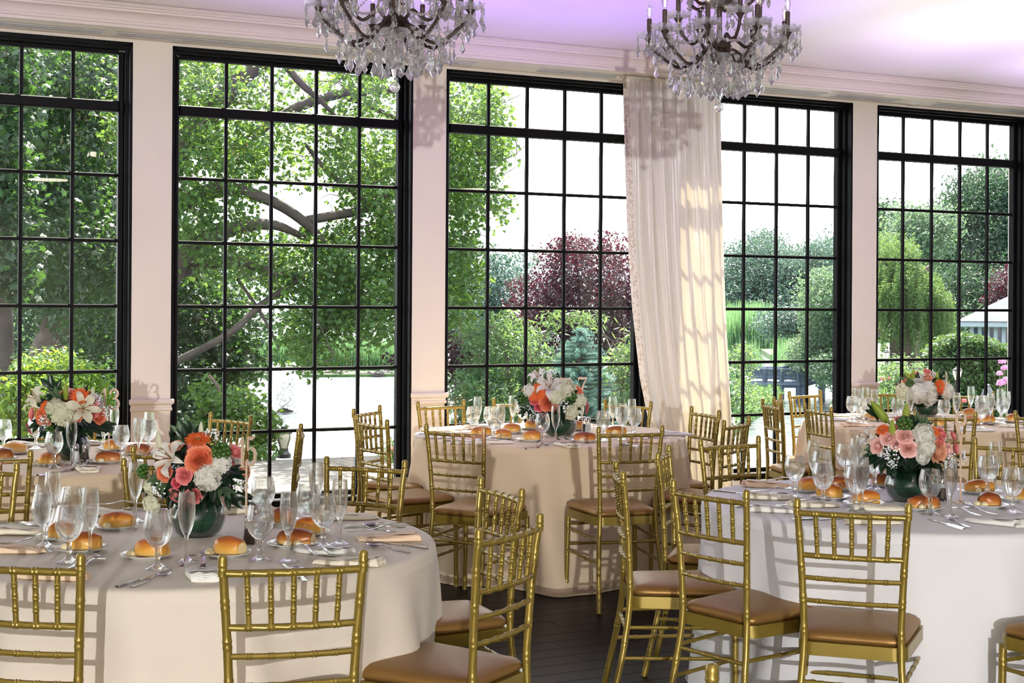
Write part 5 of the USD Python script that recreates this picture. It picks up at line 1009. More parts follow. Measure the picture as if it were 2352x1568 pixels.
def twigs(P_, n, L, seed, rad=.012):
    r = np.random.default_rng(seed); m = MB()
    for i in r.integers(0, len(P_), n):
        d = r.normal(0, 1, 3) * [1, 1, .6]; d /= np.linalg.norm(d); a = P_[i]; b = a + d * L * r.uniform(.5, 1.2); c = (a + b) / 2 + r.normal(0, .1, 3) * L
        m.add(*tube(spline([a, c, b], 6), np.linspace(rad, rad * .3, 6), 4, False))
    return m
def tree(name, label, cat, leaf, kind, L, nl, spread, rows, limbs, seed, bark='bark', group=None, droop=.5, foot=None, tw=0):
    P_ = blobs(rows, seed)
    base = foot if foot is not None else np.r_[P_[:, :2].mean(0), WZ + .4]
    t = thing(name, label, cat, (0, 0, 0), 0, group)
    for i, l in enumerate(limbs): obj('trunk' if i == 0 else 'branch', MB().add(limb(l)), bark, t, True)
    if tw: tag(obj('twigs', twigs(P_, tw, spread * 2.4, seed, .007), bark, t, True), kind='stuff')
    r = np.random.default_rng(seed); instancer(t, 'foliage', sprays(kind, L, nl, spread, droop), leaf, P_, r.uniform(.7, 1.3, len(P_)), seed=seed)
    return t
def gz(px, py, z=-.75):            # depth of a ground point
    return float((at(px, py, z) - CAM) @ FW)
# --- left: dark oaks
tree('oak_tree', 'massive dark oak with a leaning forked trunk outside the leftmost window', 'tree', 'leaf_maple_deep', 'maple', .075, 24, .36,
  [(60, 190, 170, 110, 20, 2.5, 330), (210, 180, 110, 90, 19, 2, 200), (40, 420, 150, 130, 21, 2.5, 330), (200, 430, 130, 140, 19.5, 2.5, 330), (60, 620, 130, 90, 22, 2, 200), (210, 640, 120, 110, 21, 2, 230), (-100, 300, 160, 260, 21, 3, 300), (230, 560, 90, 80, 18, 1.5, 120)],
  [[(112, 880, 23, .42), (115, 830, 23, .36), (135, 770, 23, .32), (170, 735, 23, .28), (215, 705, 23, .24), (260, 640, 23, .2), (300, 520, 23, .15)], [(128, 790, 23, .30), (125, 700, 23, .28), (125, 600, 22.5, .3), (165, 560, 22, .28), (235, 515, 22, .26), (300, 440, 22, .2)], [(125, 620, 22.5, .2), (70, 520, 22.5, .17), (50, 400, 22.5, .15), (20, 250, 22, .12)],
   [(235, 520, 22, .18), (232, 350, 22, .17), (233, 180, 22, .15), (235, 60, 22, .13)], [(50, 400, 22.5, .12), (65, 250, 22, .12), (92, 150, 22, .09), (110, 60, 22, .08)], [(170, 735, 23, .15), (230, 720, 22, .1), (290, 700, 21, .07)]], 1, foot=at(112, 880, -.75), tw=60)
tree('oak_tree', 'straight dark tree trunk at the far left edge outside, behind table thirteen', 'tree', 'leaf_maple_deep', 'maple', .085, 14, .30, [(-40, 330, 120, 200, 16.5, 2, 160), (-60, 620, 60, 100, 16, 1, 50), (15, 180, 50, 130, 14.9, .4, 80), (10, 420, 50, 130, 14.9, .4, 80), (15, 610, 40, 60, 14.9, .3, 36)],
  [[(2, 985, 15.5, .16), (6, 900, 15.5, .13), (4, 780, 15.5, .125), (0, 600, 15.5, .12), (-6, 300, 15.5, .11), (-10, 0, 15.5, .1)], [(0, 600, 15.5, .07), (-60, 450, 15.5, .06), (-120, 350, 15.5, .04)]], 2, bark='bark_grey', foot=at(2, 985, -.75))
tree('woodland', 'dense shaded woodland behind the oak at far left', 'trees', 'leaf_wood', 'quad', .13, 46, .9, [(60, 640, 260, 170, 44, 5, 520), (-150, 450, 260, 300, 46, 6, 420), (260, 560, 120, 190, 42, 4, 300), (80, 380, 260, 190, 48, 5, 380), (300, 760, 130, 60, 40, 3, 200)],
  [[(260, 840, 43, .3), (258, 700, 43, .25), (250, 500, 43, .2)]], 3)
tree('shrub', 'bright yellow-green shrub under the oak, behind the flowers of table thirteen', 'shrub', 'leaf_bright', 'oval', .055, 17, .15, [(95, 900, 70, 70, 14.4, .7, 190), (170, 905, 55, 65, 14.2, .6, 150), (110, 850, 75, 32, 14.6, .6, 130), (215, 950, 45, 50, 14.2, .5, 90), (60, 950, 40, 60, 14.4, .5, 90), (255, 985, 40, 50, 14.2, .4, 80)],
  [[(130, 1010, 14.4, .02), (125, 950, 14.4, .015), (120, 880, 14.4, .01)]], 4)
tree('shrub', 'olive dark shrub between the oak and the first pier', 'shrub', 'leaf_maple_deep', 'oval', .06, 16, .2, [(245, 800, 60, 90, 17.5, .8, 150), (275, 900, 45, 90, 17, .7, 120), (215, 760, 50, 50, 18, .8, 80)], [[(250, 1000, 17.4, .03), (248, 900, 17.4, .025), (244, 800, 17.4, .015)]], 5)
# --- the bright maple seen in the second and third windows
MAPLE_ROWS = [(440, 200, 90, 90, 15.6, 1.2, 100), (540, 300, 130, 110, 16.4, 1.5, 150), (470, 390, 110, 90, 15.8, 1.2, 120), (640, 340, 120, 90, 17, 1.5, 90), (860, 150, 90, 60, 16.5, 1.2, 60), (770, 190, 90, 60, 17, 1.3, 50),
 (860, 330, 110, 110, 17, 1.4, 150), (890, 450, 90, 90, 17, 1.2, 120), (800, 380, 80, 90, 17.3, 1.2, 80), (560, 620, 130, 60, 16.5, 1.2, 90), (700, 610, 120, 70, 17, 1.2, 150), (830, 590, 120, 70, 17, 1.2, 160), (880, 680, 110, 60, 17, 1.2, 150), (760, 700, 100, 60, 16.8, 1.1, 120), (680, 770, 70, 60, 16.3, .9, 70), (830, 750, 90, 40, 16.6, .9, 60), (740, 820, 50, 35, 16, .6, 22), (905, 540, 60, 60, 17, 1, 70),
 (430, 520, 70, 80, 15.6, 1, 70), (520, 520, 80, 60, 16, 1, 50), (1075, 240, 95, 70, 17.4, 1.2, 120), (1110, 330, 80, 60, 17.4, 1.1, 90), (1065, 380, 90, 70, 17.4, 1.1, 110), (1100, 460, 70, 60, 17.3, 1, 75), (1060, 620, 45, 60, 17, .8, 80), (1050, 700, 35, 60, 16.8, .7, 60), (1000, 480, 90, 220, 17.4, 1.2, 200), (340, 300, 90, 220, 15.6, 1.2, 160), (620, 180, 90, 60, 16.8, 1.2, 40), (1060, 560, 40, 30, 17, .6, 20), (500, 130, 120, 40, 16, 1, 60)]
tree('maple_tree', 'bright backlit maple with spreading grey boughs outside the second window', 'tree', 'leaf_maple', 'maple', .054, 17, .20, [(*q[:6], int(q[6] * .85)) for q in MAPLE_ROWS],
  [[(366, 1000, 16.4, .20), (362, 850, 16.4, .17), (364, 720, 16.4, .16), (362, 600, 16.2, .15), (368, 450, 16, .14), (425, 330, 16, .125), (480, 262, 16.1, .13), (545, 185, 16.2, .11), (620, 130, 16.3, .09), (700, 60, 16.4, .07)],
   [(362, 720, 16.3, .10), (415, 600, 16, .10), (450, 570, 16, .11), (520, 530, 16.2, .085), (620, 515, 16.5, .06), (700, 545, 16.8, .04)], [(368, 490, 16, .10), (490, 437, 16.1, .09), (560, 440, 16.3, .075), (640, 470, 16.5, .065), (705, 515, 16.6, .06), (745, 560, 16.7, .045)],
   [(690, 508, 16.6, .05), (760, 496, 16.7, .055), (835, 480, 16.9, .05), (915, 432, 17.1, .045), (1000, 370, 17.3, .04), (1080, 340, 17.4, .02)], [(560, 330, 16.4, .05), (640, 270, 16.6, .055), (720, 232, 16.8, .06), (790, 215, 17, .055), (915, 205, 17.2, .045), (1020, 190, 17.4, .03)], [(780, 215, 17, .04), (840, 240, 17.1, .035), (915, 275, 17.2, .03)],
   [(640, 130, 16.4, .04), (690, 190, 16.5, .045), (740, 235, 16.6, .03), (800, 300, 16.7, .02)], [(700, 330, 16.8, .02), (760, 400, 16.8, .03), (850, 470, 17, .03), (900, 520, 17, .02)], [(364, 850, 16.4, .05), (520, 770, 16, .04), (600, 700, 16.2, .04), (690, 640, 16.5, .03)], [(362, 640, 16.2, .08), (520, 600, 16.2, .06), (610, 620, 16.3, .05), (700, 640, 16.5, .03)], [(545, 640, 16.3, .02), (600, 720, 16.2, .02), (640, 800, 16.1, .012)]], 6, bark='bark_grey', foot=at(366, 1000, -.75), tw=420)
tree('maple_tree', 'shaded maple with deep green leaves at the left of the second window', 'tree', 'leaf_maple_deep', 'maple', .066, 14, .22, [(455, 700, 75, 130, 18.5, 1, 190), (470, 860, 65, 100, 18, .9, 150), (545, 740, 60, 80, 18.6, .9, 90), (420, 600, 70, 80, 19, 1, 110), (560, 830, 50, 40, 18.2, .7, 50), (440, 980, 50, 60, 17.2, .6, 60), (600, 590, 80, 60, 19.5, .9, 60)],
  [[(452, 1000, 18.2, .12), (455, 850, 18.3, .10), (460, 700, 18.5, .08), (470, 560, 18.8, .05)]], 7, foot=at(452, 990, -.75), tw=60)
tree('sapling', 'young maple sapling leaning over the water at the foot of the second window', 'tree', 'leaf_maple', 'maple', .055, 11, .14, [(545, 930, 45, 35, 14.9, .4, 55), (590, 975, 45, 40, 14.8, .4, 60), (500, 960, 40, 40, 15, .4, 40), (600, 1035, 32, 28, 14.7, .3, 24), (470, 1000, 40, 40, 15, .4, 40), (480, 905, 30, 30, 15.1, .3, 22)],
  [[(440, 1060, 15, .03), (470, 960, 15, .025), (505, 905, 15, .02), (480, 860, 15, .015)], [(470, 960, 15, .015), (530, 950, 15, .012), (600, 990, 14.8, .008)]], 8, tw=30, foot=at(440, 1030, -.75))
# --- third window: plum, cherries, spruce
tree('plum_tree', 'purple leaved plum tree outside the third window', 'tree', 'leaf_plum', 'oval', .055, 24, .22, [(1310, 610, 70, 65, 24, 1.2, 170), (1240, 690, 75, 60, 24, 1.2, 170), (1340, 700, 110, 70, 24, 1.5, 300), (1430, 650, 80, 80, 24, 1.4, 240), (1480, 760, 90, 120, 24, 1.4, 260), (1290, 790, 90, 80, 24.3, 1.2, 200), (1390, 800, 100, 90, 24, 1.3, 260), (1240, 840, 60, 60, 24, 1, 110), (1320, 570, 28, 22, 24, .5, 20), (1405, 560, 40, 25, 24, .6, 18), (1400, 880, 120, 50, 24, 1.2, 150)],
  [[(1360, 925, 24, .14), (1362, 850, 24, .12), (1350, 750, 24, .10), (1330, 650, 24, .06)], [(1362, 850, 24, .08), (1410, 760, 24, .06), (1440, 650, 24, .03)], [(1360, 870, 24, .07), (1300, 780, 24, .05), (1230, 700, 24, .025)]], 9, foot=at(1360, 925, -.8), tw=80)
tree('ash_tree', 'pale green airy tree behind the left side of the plum tree', 'tree', 'leaf_far', 'quad', .12, 26, .55, [(1150, 660, 55, 45, 44, 2, 90), (1100, 720, 60, 50, 44, 2, 130), (1170, 730, 50, 40, 44, 2, 90), (1140, 610, 30, 25, 44, 1, 24), (1060, 760, 60, 40, 42, 2, 110), (1200, 610, 30, 25, 46, 1, 14)], [[(1130, 850, 44, .16), (1132, 740, 44, .12), (1150, 640, 44, .05)]], 10, tw=40)
tree('cherry_bush', 'light green cherry bush below the plum tree, left half of the third window', 'shrub', 'leaf_cherry', 'long', .082, 13, .15, [(1150, 750, 50, 32, 15.6, .6, 44), (1195, 790, 44, 46, 15.6, .6, 50), (1110, 790, 50, 40, 15.8, .6, 44), (1175, 850, 60, 40, 15.5, .6, 60), (1090, 900, 50, 35, 15.2, .6, 70), (1180, 910, 50, 30, 15.2, .6, 44), (1265, 745, 18, 36, 15.5, .3, 14), (1245, 820, 26, 34, 15.6, .4, 20), (1225, 870, 30, 26, 15.4, .4, 20), (1085, 850, 40, 40, 15.8, .5, 40), (1130, 940, 70, 30, 15, .5, 50)],
  [[(1180, 985, 15.5, .025), (1170, 900, 15.5, .02), (1160, 800, 15.6, .012)], [(1175, 940, 15.5, .015), (1215, 850, 15.5, .012), (1270, 730, 15.5, .006)], [(1175, 940, 15.5, .015), (1120, 860, 15.6, .012), (1095, 800, 15.6, .006)]], 11, droop=.8, tw=70)
tree('cherry_bush', 'light green cherry bush at the lower right of the third window, beside the spruce', 'shrub', 'leaf_cherry', 'long', .082, 13, .15, [(1432, 835, 34, 36, 15.8, .5, 34), (1460, 800, 34, 36, 15.8, .5, 28), (1448, 905, 34, 44, 15.6, .5, 40), (1330, 728, 24, 16, 17.8, .3, 12), (1375, 735, 24, 18, 17.8, .3, 8), (1290, 850, 26, 18, 17.6, .3, 16), (1480, 870, 40, 60, 15.8, .5, 50)], [[(1430, 985, 15.8, .025), (1428, 900, 15.8, .02), (1440, 800, 15.8, .01)], [(1430, 960, 15.8, .014), (1420, 850, 16.8, .01), (1375, 735, 17.8, .005)]], 12, droop=.8, tw=50)
tree('red_shrub', 'small dark red shrub at the left edge of the third window', 'shrub', 'leaf_plum', 'oval', .07, 8, .13, [(1045, 815, 22, 40, 16.2, .4, 40), (1060, 870, 24, 24, 16.2, .4, 20), (905, 830, 18, 14, 16.4, .3, 10)], [[(1045, 985, 16.2, .015), (1046, 880, 16.2, .012), (1046, 800, 16.2, .006)]], 13)
tree('laurel_bush', 'dark evergreen bushes filling the bank under the cherry bushes', 'shrub', 'leaf_wood', 'oval', .07, 15, .22, [(1150, 830, 110, 70, 18.5, .8, 200), (1290, 905, 120, 55, 19.2, .7, 200), (1430, 930, 90, 50, 19.0, .7, 140), (1120, 930, 90, 40, 17.5, .6, 110), (1560, 900, 130, 90, 19, 1, 160)], [[(1250, 980, 18, .03), (1250, 900, 18, .02), (1240, 840, 18, .01)]], 14)
# blue spruce: whorls of drooping boughs
def spruce():
    top, foot = (1333, 760), (1336, 985); d = 17.2; A, Bq = atd(*top, d), atd(*foot, d); Bq[2] = max(Bq[2], -.8); H = A[2] - Bq[2]
    t = thing('blue_spruce', 'young blue spruce in the third window, behind the flowers of table seven', 'tree', (0, 0, 0)); base = np.r_[A[:2], Bq[2]]
    obj('trunk', MB().add(tube([base, base + [0, 0, H * .5], np.r_[A[:2], A[2] - .04]], [.05, .03, .008], 8)), 'bark', t, True); r = np.random.default_rng(8); P_, Q = [], MB(); rot = []
    for lv in np.linspace(.02, .97, 24):
        k = int(5 + 6 * (1 - lv)); R_ = .62 * (1 - lv) ** .85 + .02
        for j in range(k):
            a = r.uniform(0, 6.28); e = base + [R_ * math.cos(a), R_ * math.sin(a), H * lv + .10 * R_ + .03]; b = base + [0, 0, H * lv + .06 * lv]
            Q.add(*tube([b, (b + e) / 2 - [0, 0, .05 * R_], e], [.010, .007, .003], 4, False)); n = max(2, int(R_ / .035))
            for s in np.linspace(.25, 1.03, n): P_.append(b * (1 - s) + e * s - [0, 0, .2 * R_ * s * (1 - s)]); rot.append(a)
    P_ += [A + [0, 0, -.02 * i] for i in range(8)]; rot += [0] * 8
    obj('boughs', Q, 'bark', t, True)
    def brush(seed):
        r = np.random.default_rng(seed); m = MB()
        for i in range(46):
            x = r.uniform(-.05, .06); th = r.uniform(0, 6.28); dv = np.array([.55, math.cos(th), math.sin(th)]); dv /= np.linalg.norm(dv); L = .032; s = np.cross(dv, r.normal(0, 1, 3)); s = s / np.linalg.norm(s) * .0032; o = np.array([x, 0, 0]); m.add(np.array([o - s, o + s, o + dv * L]), np.array([[0, 1, 2]]))
        return m.vf()
    instancer(t, 'needles', [brush(i) for i in range(3)], 'needle_blue', P_, r.uniform(.9, 1.5, len(P_)), np.array(rot), 4)
spruce()
# --- fourth window and beyond: tree line across the pond
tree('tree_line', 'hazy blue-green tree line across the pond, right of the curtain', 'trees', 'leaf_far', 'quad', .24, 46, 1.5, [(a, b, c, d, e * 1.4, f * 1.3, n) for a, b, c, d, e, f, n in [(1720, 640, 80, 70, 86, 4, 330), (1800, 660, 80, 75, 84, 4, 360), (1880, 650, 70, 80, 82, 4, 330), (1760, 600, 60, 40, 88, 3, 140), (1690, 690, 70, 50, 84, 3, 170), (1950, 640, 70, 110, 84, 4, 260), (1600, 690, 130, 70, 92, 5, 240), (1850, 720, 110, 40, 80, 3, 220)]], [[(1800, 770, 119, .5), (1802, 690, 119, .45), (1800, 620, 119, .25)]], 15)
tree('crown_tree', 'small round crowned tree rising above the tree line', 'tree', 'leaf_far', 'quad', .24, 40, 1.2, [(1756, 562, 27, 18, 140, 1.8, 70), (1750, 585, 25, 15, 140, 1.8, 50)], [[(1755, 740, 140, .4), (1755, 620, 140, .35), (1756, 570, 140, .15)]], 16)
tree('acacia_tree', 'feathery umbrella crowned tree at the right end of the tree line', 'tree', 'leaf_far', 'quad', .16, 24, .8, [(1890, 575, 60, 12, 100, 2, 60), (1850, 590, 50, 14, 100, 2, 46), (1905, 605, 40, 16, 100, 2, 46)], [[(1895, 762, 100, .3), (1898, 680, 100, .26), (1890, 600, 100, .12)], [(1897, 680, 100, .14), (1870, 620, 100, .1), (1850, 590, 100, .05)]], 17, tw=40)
tree('bush', 'broad green bush at the right side of the fourth window, by the footbridge', 'shrub', 'leaf_haze', 'quad', .085, 34, .4, [(1890, 690, 45, 70, 40, 1.5, 170), (1900, 770, 50, 60, 40, 1.5, 190), (1860, 810, 45, 30, 40, 1.2, 90), (1910, 850, 35, 25, 38, 1, 60), (1935, 720, 40, 110, 41, 1.4, 160)], [[(1895, 880, 40, .1), (1895, 800, 40, .08), (1892, 700, 40, .04)]], 18)
tree('bush', 'pale shrub leaning over the pond beside the curtain hem', 'shrub', 'leaf_cherry', 'oval', .060, 16, .22, [(1700, 830, 36, 26, 27, .6, 50), (1695, 880, 34, 30, 26, .6, 50), (1715, 810, 22, 14, 27, .4, 18), (1760, 915, 36, 12, 25, .5, 30), (1705, 920, 40, 22, 24, .5, 46)], [[(1690, 925, 26, .02), (1695, 870, 26, .016), (1705, 820, 27, .01)]], 19)
tree('hedge', 'rounded ivy hedge behind the meadow in the fourth window', 'hedge', 'leaf_far', 'quad', .12, 30, .5, [(1830, 735, 60, 22, 62, 2, 160), (1780, 745, 40, 20, 62, 2, 90), (1880, 745, 30, 22, 60, 2, 70)], [[(1830, 775, 62, .1), (1830, 745, 62, .08)]], 20)
def reeds(name, label, rows, h, seed, m='reed_green'):
    r = np.random.default_rng(seed); t = thing(name, label, 'reeds', (0, 0, 0)); P_ = []
    for x0, x1, y0, y1, z, n in rows:
        for i in range(n): P_.append(at(r.uniform(x0, x1), r.uniform(y0, y1), z))
    def tuft(s):
        r = np.random.default_rng(s); b = MB()
        for i in range(14):
            a = r.uniform(0, 6.28); l = h * r.uniform(.6, 1.1); o = r.normal(0, .12, 3) * [h, h, 0]; ln = r.uniform(.05, .28) * h; w = h * .014; d = np.array([math.cos(a), math.sin(a), 0]); s_ = np.array([-d[1], d[0], 0]) * w; k = np.linspace(0, 1, 4)
            c = [o + d * ln * q * q + [0, 0, l * q] for q in k]; V = np.vstack([[c[j] - s_ * (1 - k[j] * .9), c[j] + s_ * (1 - k[j] * .9)] for j in range(4)]); b.add(V, np.array([[2 * j, 2 * j + 1, 2 * j + 3, 2 * j + 2] for j in range(3)]))
        return b.vf()
    instancer(t, 'blades', [tuft(i) for i in range(4)], m, P_, r.uniform(.75, 1.25, len(P_)), seed=seed)
reeds('reed_bed', 'tall reed bed on the far shore, lower right of the second window', [(545, 1010, 841, 850, -1.1, 1000)], 1.15, 1)
reeds('reed_bed', 'reed bed on the far pond shore beside the curtain', [(1670, 1762, 786, 800, -.95, 420)], 2.1, 2)
reeds('reed_bed', 'reed clump in the pond behind the footbridge rail', [(1785, 1862, 838, 862, -1.1, 220), (1700, 1740, 850, 862, -1.1, 40)], 1.1, 3)
reeds('grass_clump', 'sunlit grass clumps on the bank below the footbridge', [(1695, 1790, 892, 925, -1.0, 240), (1690, 1735, 935, 965, -1.0, 120), (1095, 1200, 970, 1000, -1.0, 120)], .34, 4)
reeds('meadow_grass', 'bright meadow grass above the timber retaining wall', [(1755, 1860, 780, 797, -.95, 300)], .8, 5)
reeds('reed_bed', 'pale reeds on the bank behind the oak trunk', [(30, 130, 790, 822, -.75, 260)], 1.6, 6)
# stones along the far shore, each a stone
shore = thing('stone_shore', 'dark line of boulders edging the far shore', 'rocks', (0, 0, 0)); r = np.random.default_rng(4)
for i in range(70):
    x = 545 + i * 6.6 + r.uniform(-2, 2); p = at(x, 862 + r.uniform(-3, 2), WZ + .02); s = r.uniform(.08, .20); ic = trimesh.creation.icosphere(1, 1.0); v = np.array(ic.vertices) * (1 + r.uniform(-.18, .18, (len(ic.vertices), 1))) * [s * 1.3, s, s * 1.0]
    obj('stone', (v + p, np.array(ic.faces)), 'shore_rock', shore, False)
# hill
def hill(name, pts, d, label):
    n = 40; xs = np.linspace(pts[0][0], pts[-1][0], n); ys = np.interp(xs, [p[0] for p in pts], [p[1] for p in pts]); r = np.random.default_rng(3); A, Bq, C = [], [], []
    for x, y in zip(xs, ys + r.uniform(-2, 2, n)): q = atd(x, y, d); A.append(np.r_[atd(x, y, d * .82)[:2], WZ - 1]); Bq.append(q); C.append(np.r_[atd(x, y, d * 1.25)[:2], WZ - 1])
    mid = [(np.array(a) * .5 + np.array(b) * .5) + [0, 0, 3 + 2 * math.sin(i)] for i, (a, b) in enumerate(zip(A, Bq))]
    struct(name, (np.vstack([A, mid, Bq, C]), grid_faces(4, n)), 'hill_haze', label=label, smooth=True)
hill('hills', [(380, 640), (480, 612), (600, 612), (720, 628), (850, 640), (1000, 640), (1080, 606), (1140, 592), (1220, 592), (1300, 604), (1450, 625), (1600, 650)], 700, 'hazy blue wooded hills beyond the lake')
# lake fountain
ft = thing('fountain', 'white fountain jet spraying up from the lake in the second window', 'fountain', (0, 0, 0)); r = np.random.default_rng(6)
fb = at(655, 945, WZ); fz = (fb - CAM) @ FW; H = (945 - 842) * fz / F
obj('nozzle', MB().add(lathe([(0, 0), (.20, 0), (.20, .03), (.07, .06), (.05, .14), (0, .14)], 20)).move(fb + [0, 0, -.005]), 'shore_rock', ft)
P_ = []
for i in range(5200):
    a = r.uniform(0, 6.28); t_ = r.uniform(0, 1); q = r.uniform(.25, 1); R_ = .10 + .40 * q * t_; z = H * (q * 1.0) * (1 - (2 * t_ - 1) ** 2) if t_ > .5 else H * q * (1 - (1 - 2 * t_) ** 2)
    P_.append(fb + [R_ * math.cos(a), R_ * math.sin(a), .1 + max(0, z)])
instancer(ft, 'droplets', [(np.array(trimesh.creation.icosphere(0, .022).vertices), np.array(trimesh.creation.icosphere(0, .022).faces))], 'spray_white', P_, r.uniform(.5, 1.6, len(P_)), seed=9)
# timber retaining wall with stumps
rw = thing('timber_piling', 'weathered timber pile wall along the pond in the fourth window', 'piling', (0, 0, 0)); r = np.random.default_rng(12)
for i, x in enumerate(np.arange(1742, 1860, 3.6)):
    y = np.interp(x, [1742, 1765, 1800, 1860], [797, 803, 812, 814]); p = at(x, y, WZ); h = (p - CAM) @ FW * np.interp(x, [1742, 1762, 1790, 1860], [24, 26, 14, 14]) / F * r.uniform(.92, 1.06); rr = 2.0 * ((p - CAM) @ FW) / F
    obj('pile', MB().add(lathe([(0, -.2), (rr, -.2), (rr, h - .03), (rr * .8, h), (0, h)], 9)).move(p), 'timber_brown', rw, 40)
for x, y, h, lb in ((1806, 798, 30, 'grey broken tree stump on the pond bank, left of the red shed'), (1820, 806, 34, 'tall weathered stump on the pond bank, next to the red shed')):
    p = at(x, y, -.5); d = (p - CAM) @ FW; s = d / F; t = thing('tree_stump', lb, 'tree stump', p)
    obj('stump', MB().add(tube([[0, 0, -.3], [.1, 0, h * s * .5], [-.05, 0, h * s]], [4.2 * s, 3.2 * s, 1.6 * s], 9)), 'bark_grey', t, True)
sh = thing('shed', 'small red shed half hidden by leaves, right in the fourth window', 'shed', at(1846, 790, -.4)); d = (at(1846, 790, -.4) - CAM) @ FW; s = d / F
obj('wall', MB().add(cbox(-14 * s, 16 * s, -10 * s, 12 * s, -.1, 36 * s, .02)), 'shed_red', sh, False); obj('roof', MB().add(extrude(Polygon([(-18 * s, 0), (20 * s, 0), (1 * s, 12 * s)]), 0, 30 * s)), 'house_roof', sh, False)
stage.GetPrimAtPath(sh + '/roof').GetPrim(); x_ = UsdGeom.Xformable(stage.GetPrimAtPath(sh + '/roof')); x_.AddTransformOp().Set(Gf.Matrix4d(1, 0, 0, 0, 0, 0, 1, 0, 0, -1, 0, 0, 0, 16 * s, 36 * s, 1))
# footbridge: a level approach, then an arched span
fbg = thing('footbridge', 'blue-grey timber footbridge with an arched span over the pond', 'bridge', (0, 0, 0)); ZD = -.62
def bridge_pts(u): return u
A = at(1715, 874, ZD); Bm = at(1838, 876, ZD); Cc = at(1985, 873, ZD); up = lambda p, h: np.r_[p[:2], p[2] + h]
HR = ((at(1715, 878, ZD) - CAM) @ FW) * 27 / F
def arch(u): return .34 * math.sin(PI * min(1, max(0, u)))
def run(a, b, rise, n, tagp):
    k = 26; q = [np.array(a) * (1 - u) + np.array(b) * u + [0, 0, rise * math.sin(PI * u)] for u in np.linspace(0, 1, k)]; dirv = (b - a)[:2] / np.linalg.norm((b - a)[:2]); nn = np.r_[-dirv[1], dirv[0], 0]
    for off in (0, 1.0):
        o = nn * off
        obj('handrail', MB().add(tube([p + o + [0, 0, HR] for p in q], .045, 6)), 'grey_timber', fbg, 40); obj('lower_rail', MB().add(tube([p + o + [0, 0, .10] for p in q], .035, 6)), 'grey_timber', fbg, 40); obj('beam', MB().add(tube([p + o - [0, 0, .10] for p in q], .09, 6)), 'grey_timber', fbg, 40)
        for u in np.linspace(0, 1, n): p = np.array(a) * (1 - u) + np.array(b) * u + [0, 0, rise * math.sin(PI * u)] + o; obj('baluster', MB().add(cbox(p[0] - .022, p[0] + .022, p[1] - .022, p[1] + .022, p[2] + .06, p[2] + HR, .004)), 'grey_timber', fbg, False)
        for u in np.linspace(.03, .97, 4): p = np.array(a) * (1 - u) + np.array(b) * u + [0, 0, rise * math.sin(PI * u)] + o; obj('post', MB().add(cbox(p[0] - .055, p[0] + .055, p[1] - .055, p[1] + .055, WZ - .1, p[2] + HR + .04, .01)), 'grey_timber', fbg, False)
    m = 16
    for j in range(m):
        u = (j + .5) / m; p = np.array(a) * (1 - u) + np.array(b) * u + [0, 0, rise * math.sin(PI * u)]; L = np.linalg.norm(b - a) / m * .46; ax = np.r_[dirv, 0]; 
        obj('deck_plank', MB().add(put(cbox(-L, L, -.05, 1.15, -.03, .0, .004), np.stack([ax, nn, UP], 1), p)), 'grey_timber', fbg, False)
run(A, Bm, 0.0, 22, 0); run(Bm, Cc, .17, 24, 1)
# --- rightmost window: willow, woods, hedge, house
WR = [(2060, 640, 80, 70, 40, 2.5, 0), ]
def willow():
    d = 38.0; t = thing('willow_tree', 'weeping willow with hanging light green curtains in the rightmost window', 'tree', (0, 0, 0)); r = np.random.default_rng(21)
    obj('trunk', MB().add(limb([(2075, 850, d, .35), (2072, 760, d, .30), (2080, 680, d, .26), (2070, 610, d, .18)])), 'bark', t, True)
    for l in ([(2078, 700, d, .16), (2110, 640, d, .12), (2140, 610, d, .06)], [(2078, 690, d, .16), (2040, 630, d, .12), (2020, 590, d, .06)], [(2072, 760, d, .14), (2040, 720, d, .1), (2022, 690, d, .05)], [(2110, 760, d, .12), (2112, 690, d, .1), (2110, 640, d, .06)]): obj('branch', MB().add(limb(l)), 'bark', t, True)
    P_ = []
    for i in range(330):
        a = r.uniform(0, 6.28); q = math.sqrt(r.uniform(0, 1)); px = 2070 + 118 * q * math.cos(a); top = 575 + 95 * q ** 2.2 + r.uniform(-8, 14) + (25 if px > 2110 else 0); dd = d + 1.5 * q * math.sin(a); bot = top + r.uniform(60, 190) * (1 if r.uniform() < .75 else .5); bot = min(bot, 812)
        for y in np.arange(top, bot, 9): P_.append(atd(px + 3 * math.sin(y * .05 + i) + (px - 2070) * .0008 * (y - top), y, dd))
    extra = blobs([(2035, 560, 30, 22, d, .8, 60), (2085, 570, 26, 18, d, .8, 40), (2060, 650, 70, 60, d, 1.2, 130)], 5); P_ = np.vstack([P_, extra])
    instancer(t, 'foliage', sprays('long', .085, 16, .17, 1.2), 'leaf_willow', P_, r.uniform(.8, 1.3, len(P_)), seed=22)
willow()
tree('woodland', 'dark wooded hillside filling the rightmost window behind the house', 'trees', 'leaf_wood', 'quad', .14, 46, 1.0, [(2250, 480, 70, 75, 66, 3, 330), (2300, 440, 70, 60, 66, 3, 220), (2200, 560, 80, 90, 68, 3, 380), (2300, 600, 90, 110, 64, 3, 450), (2400, 540, 110, 160, 66, 4, 420), (2230, 690, 120, 80, 62, 3, 420), (2100, 620, 90, 80, 70, 3, 260), (2350, 700, 110, 80, 60, 3, 300), (2170, 770, 100, 40, 58, 2, 190)], [[(2250, 800, 64, .4), (2250, 650, 64, .35), (2255, 480, 66, .15)]], 23)
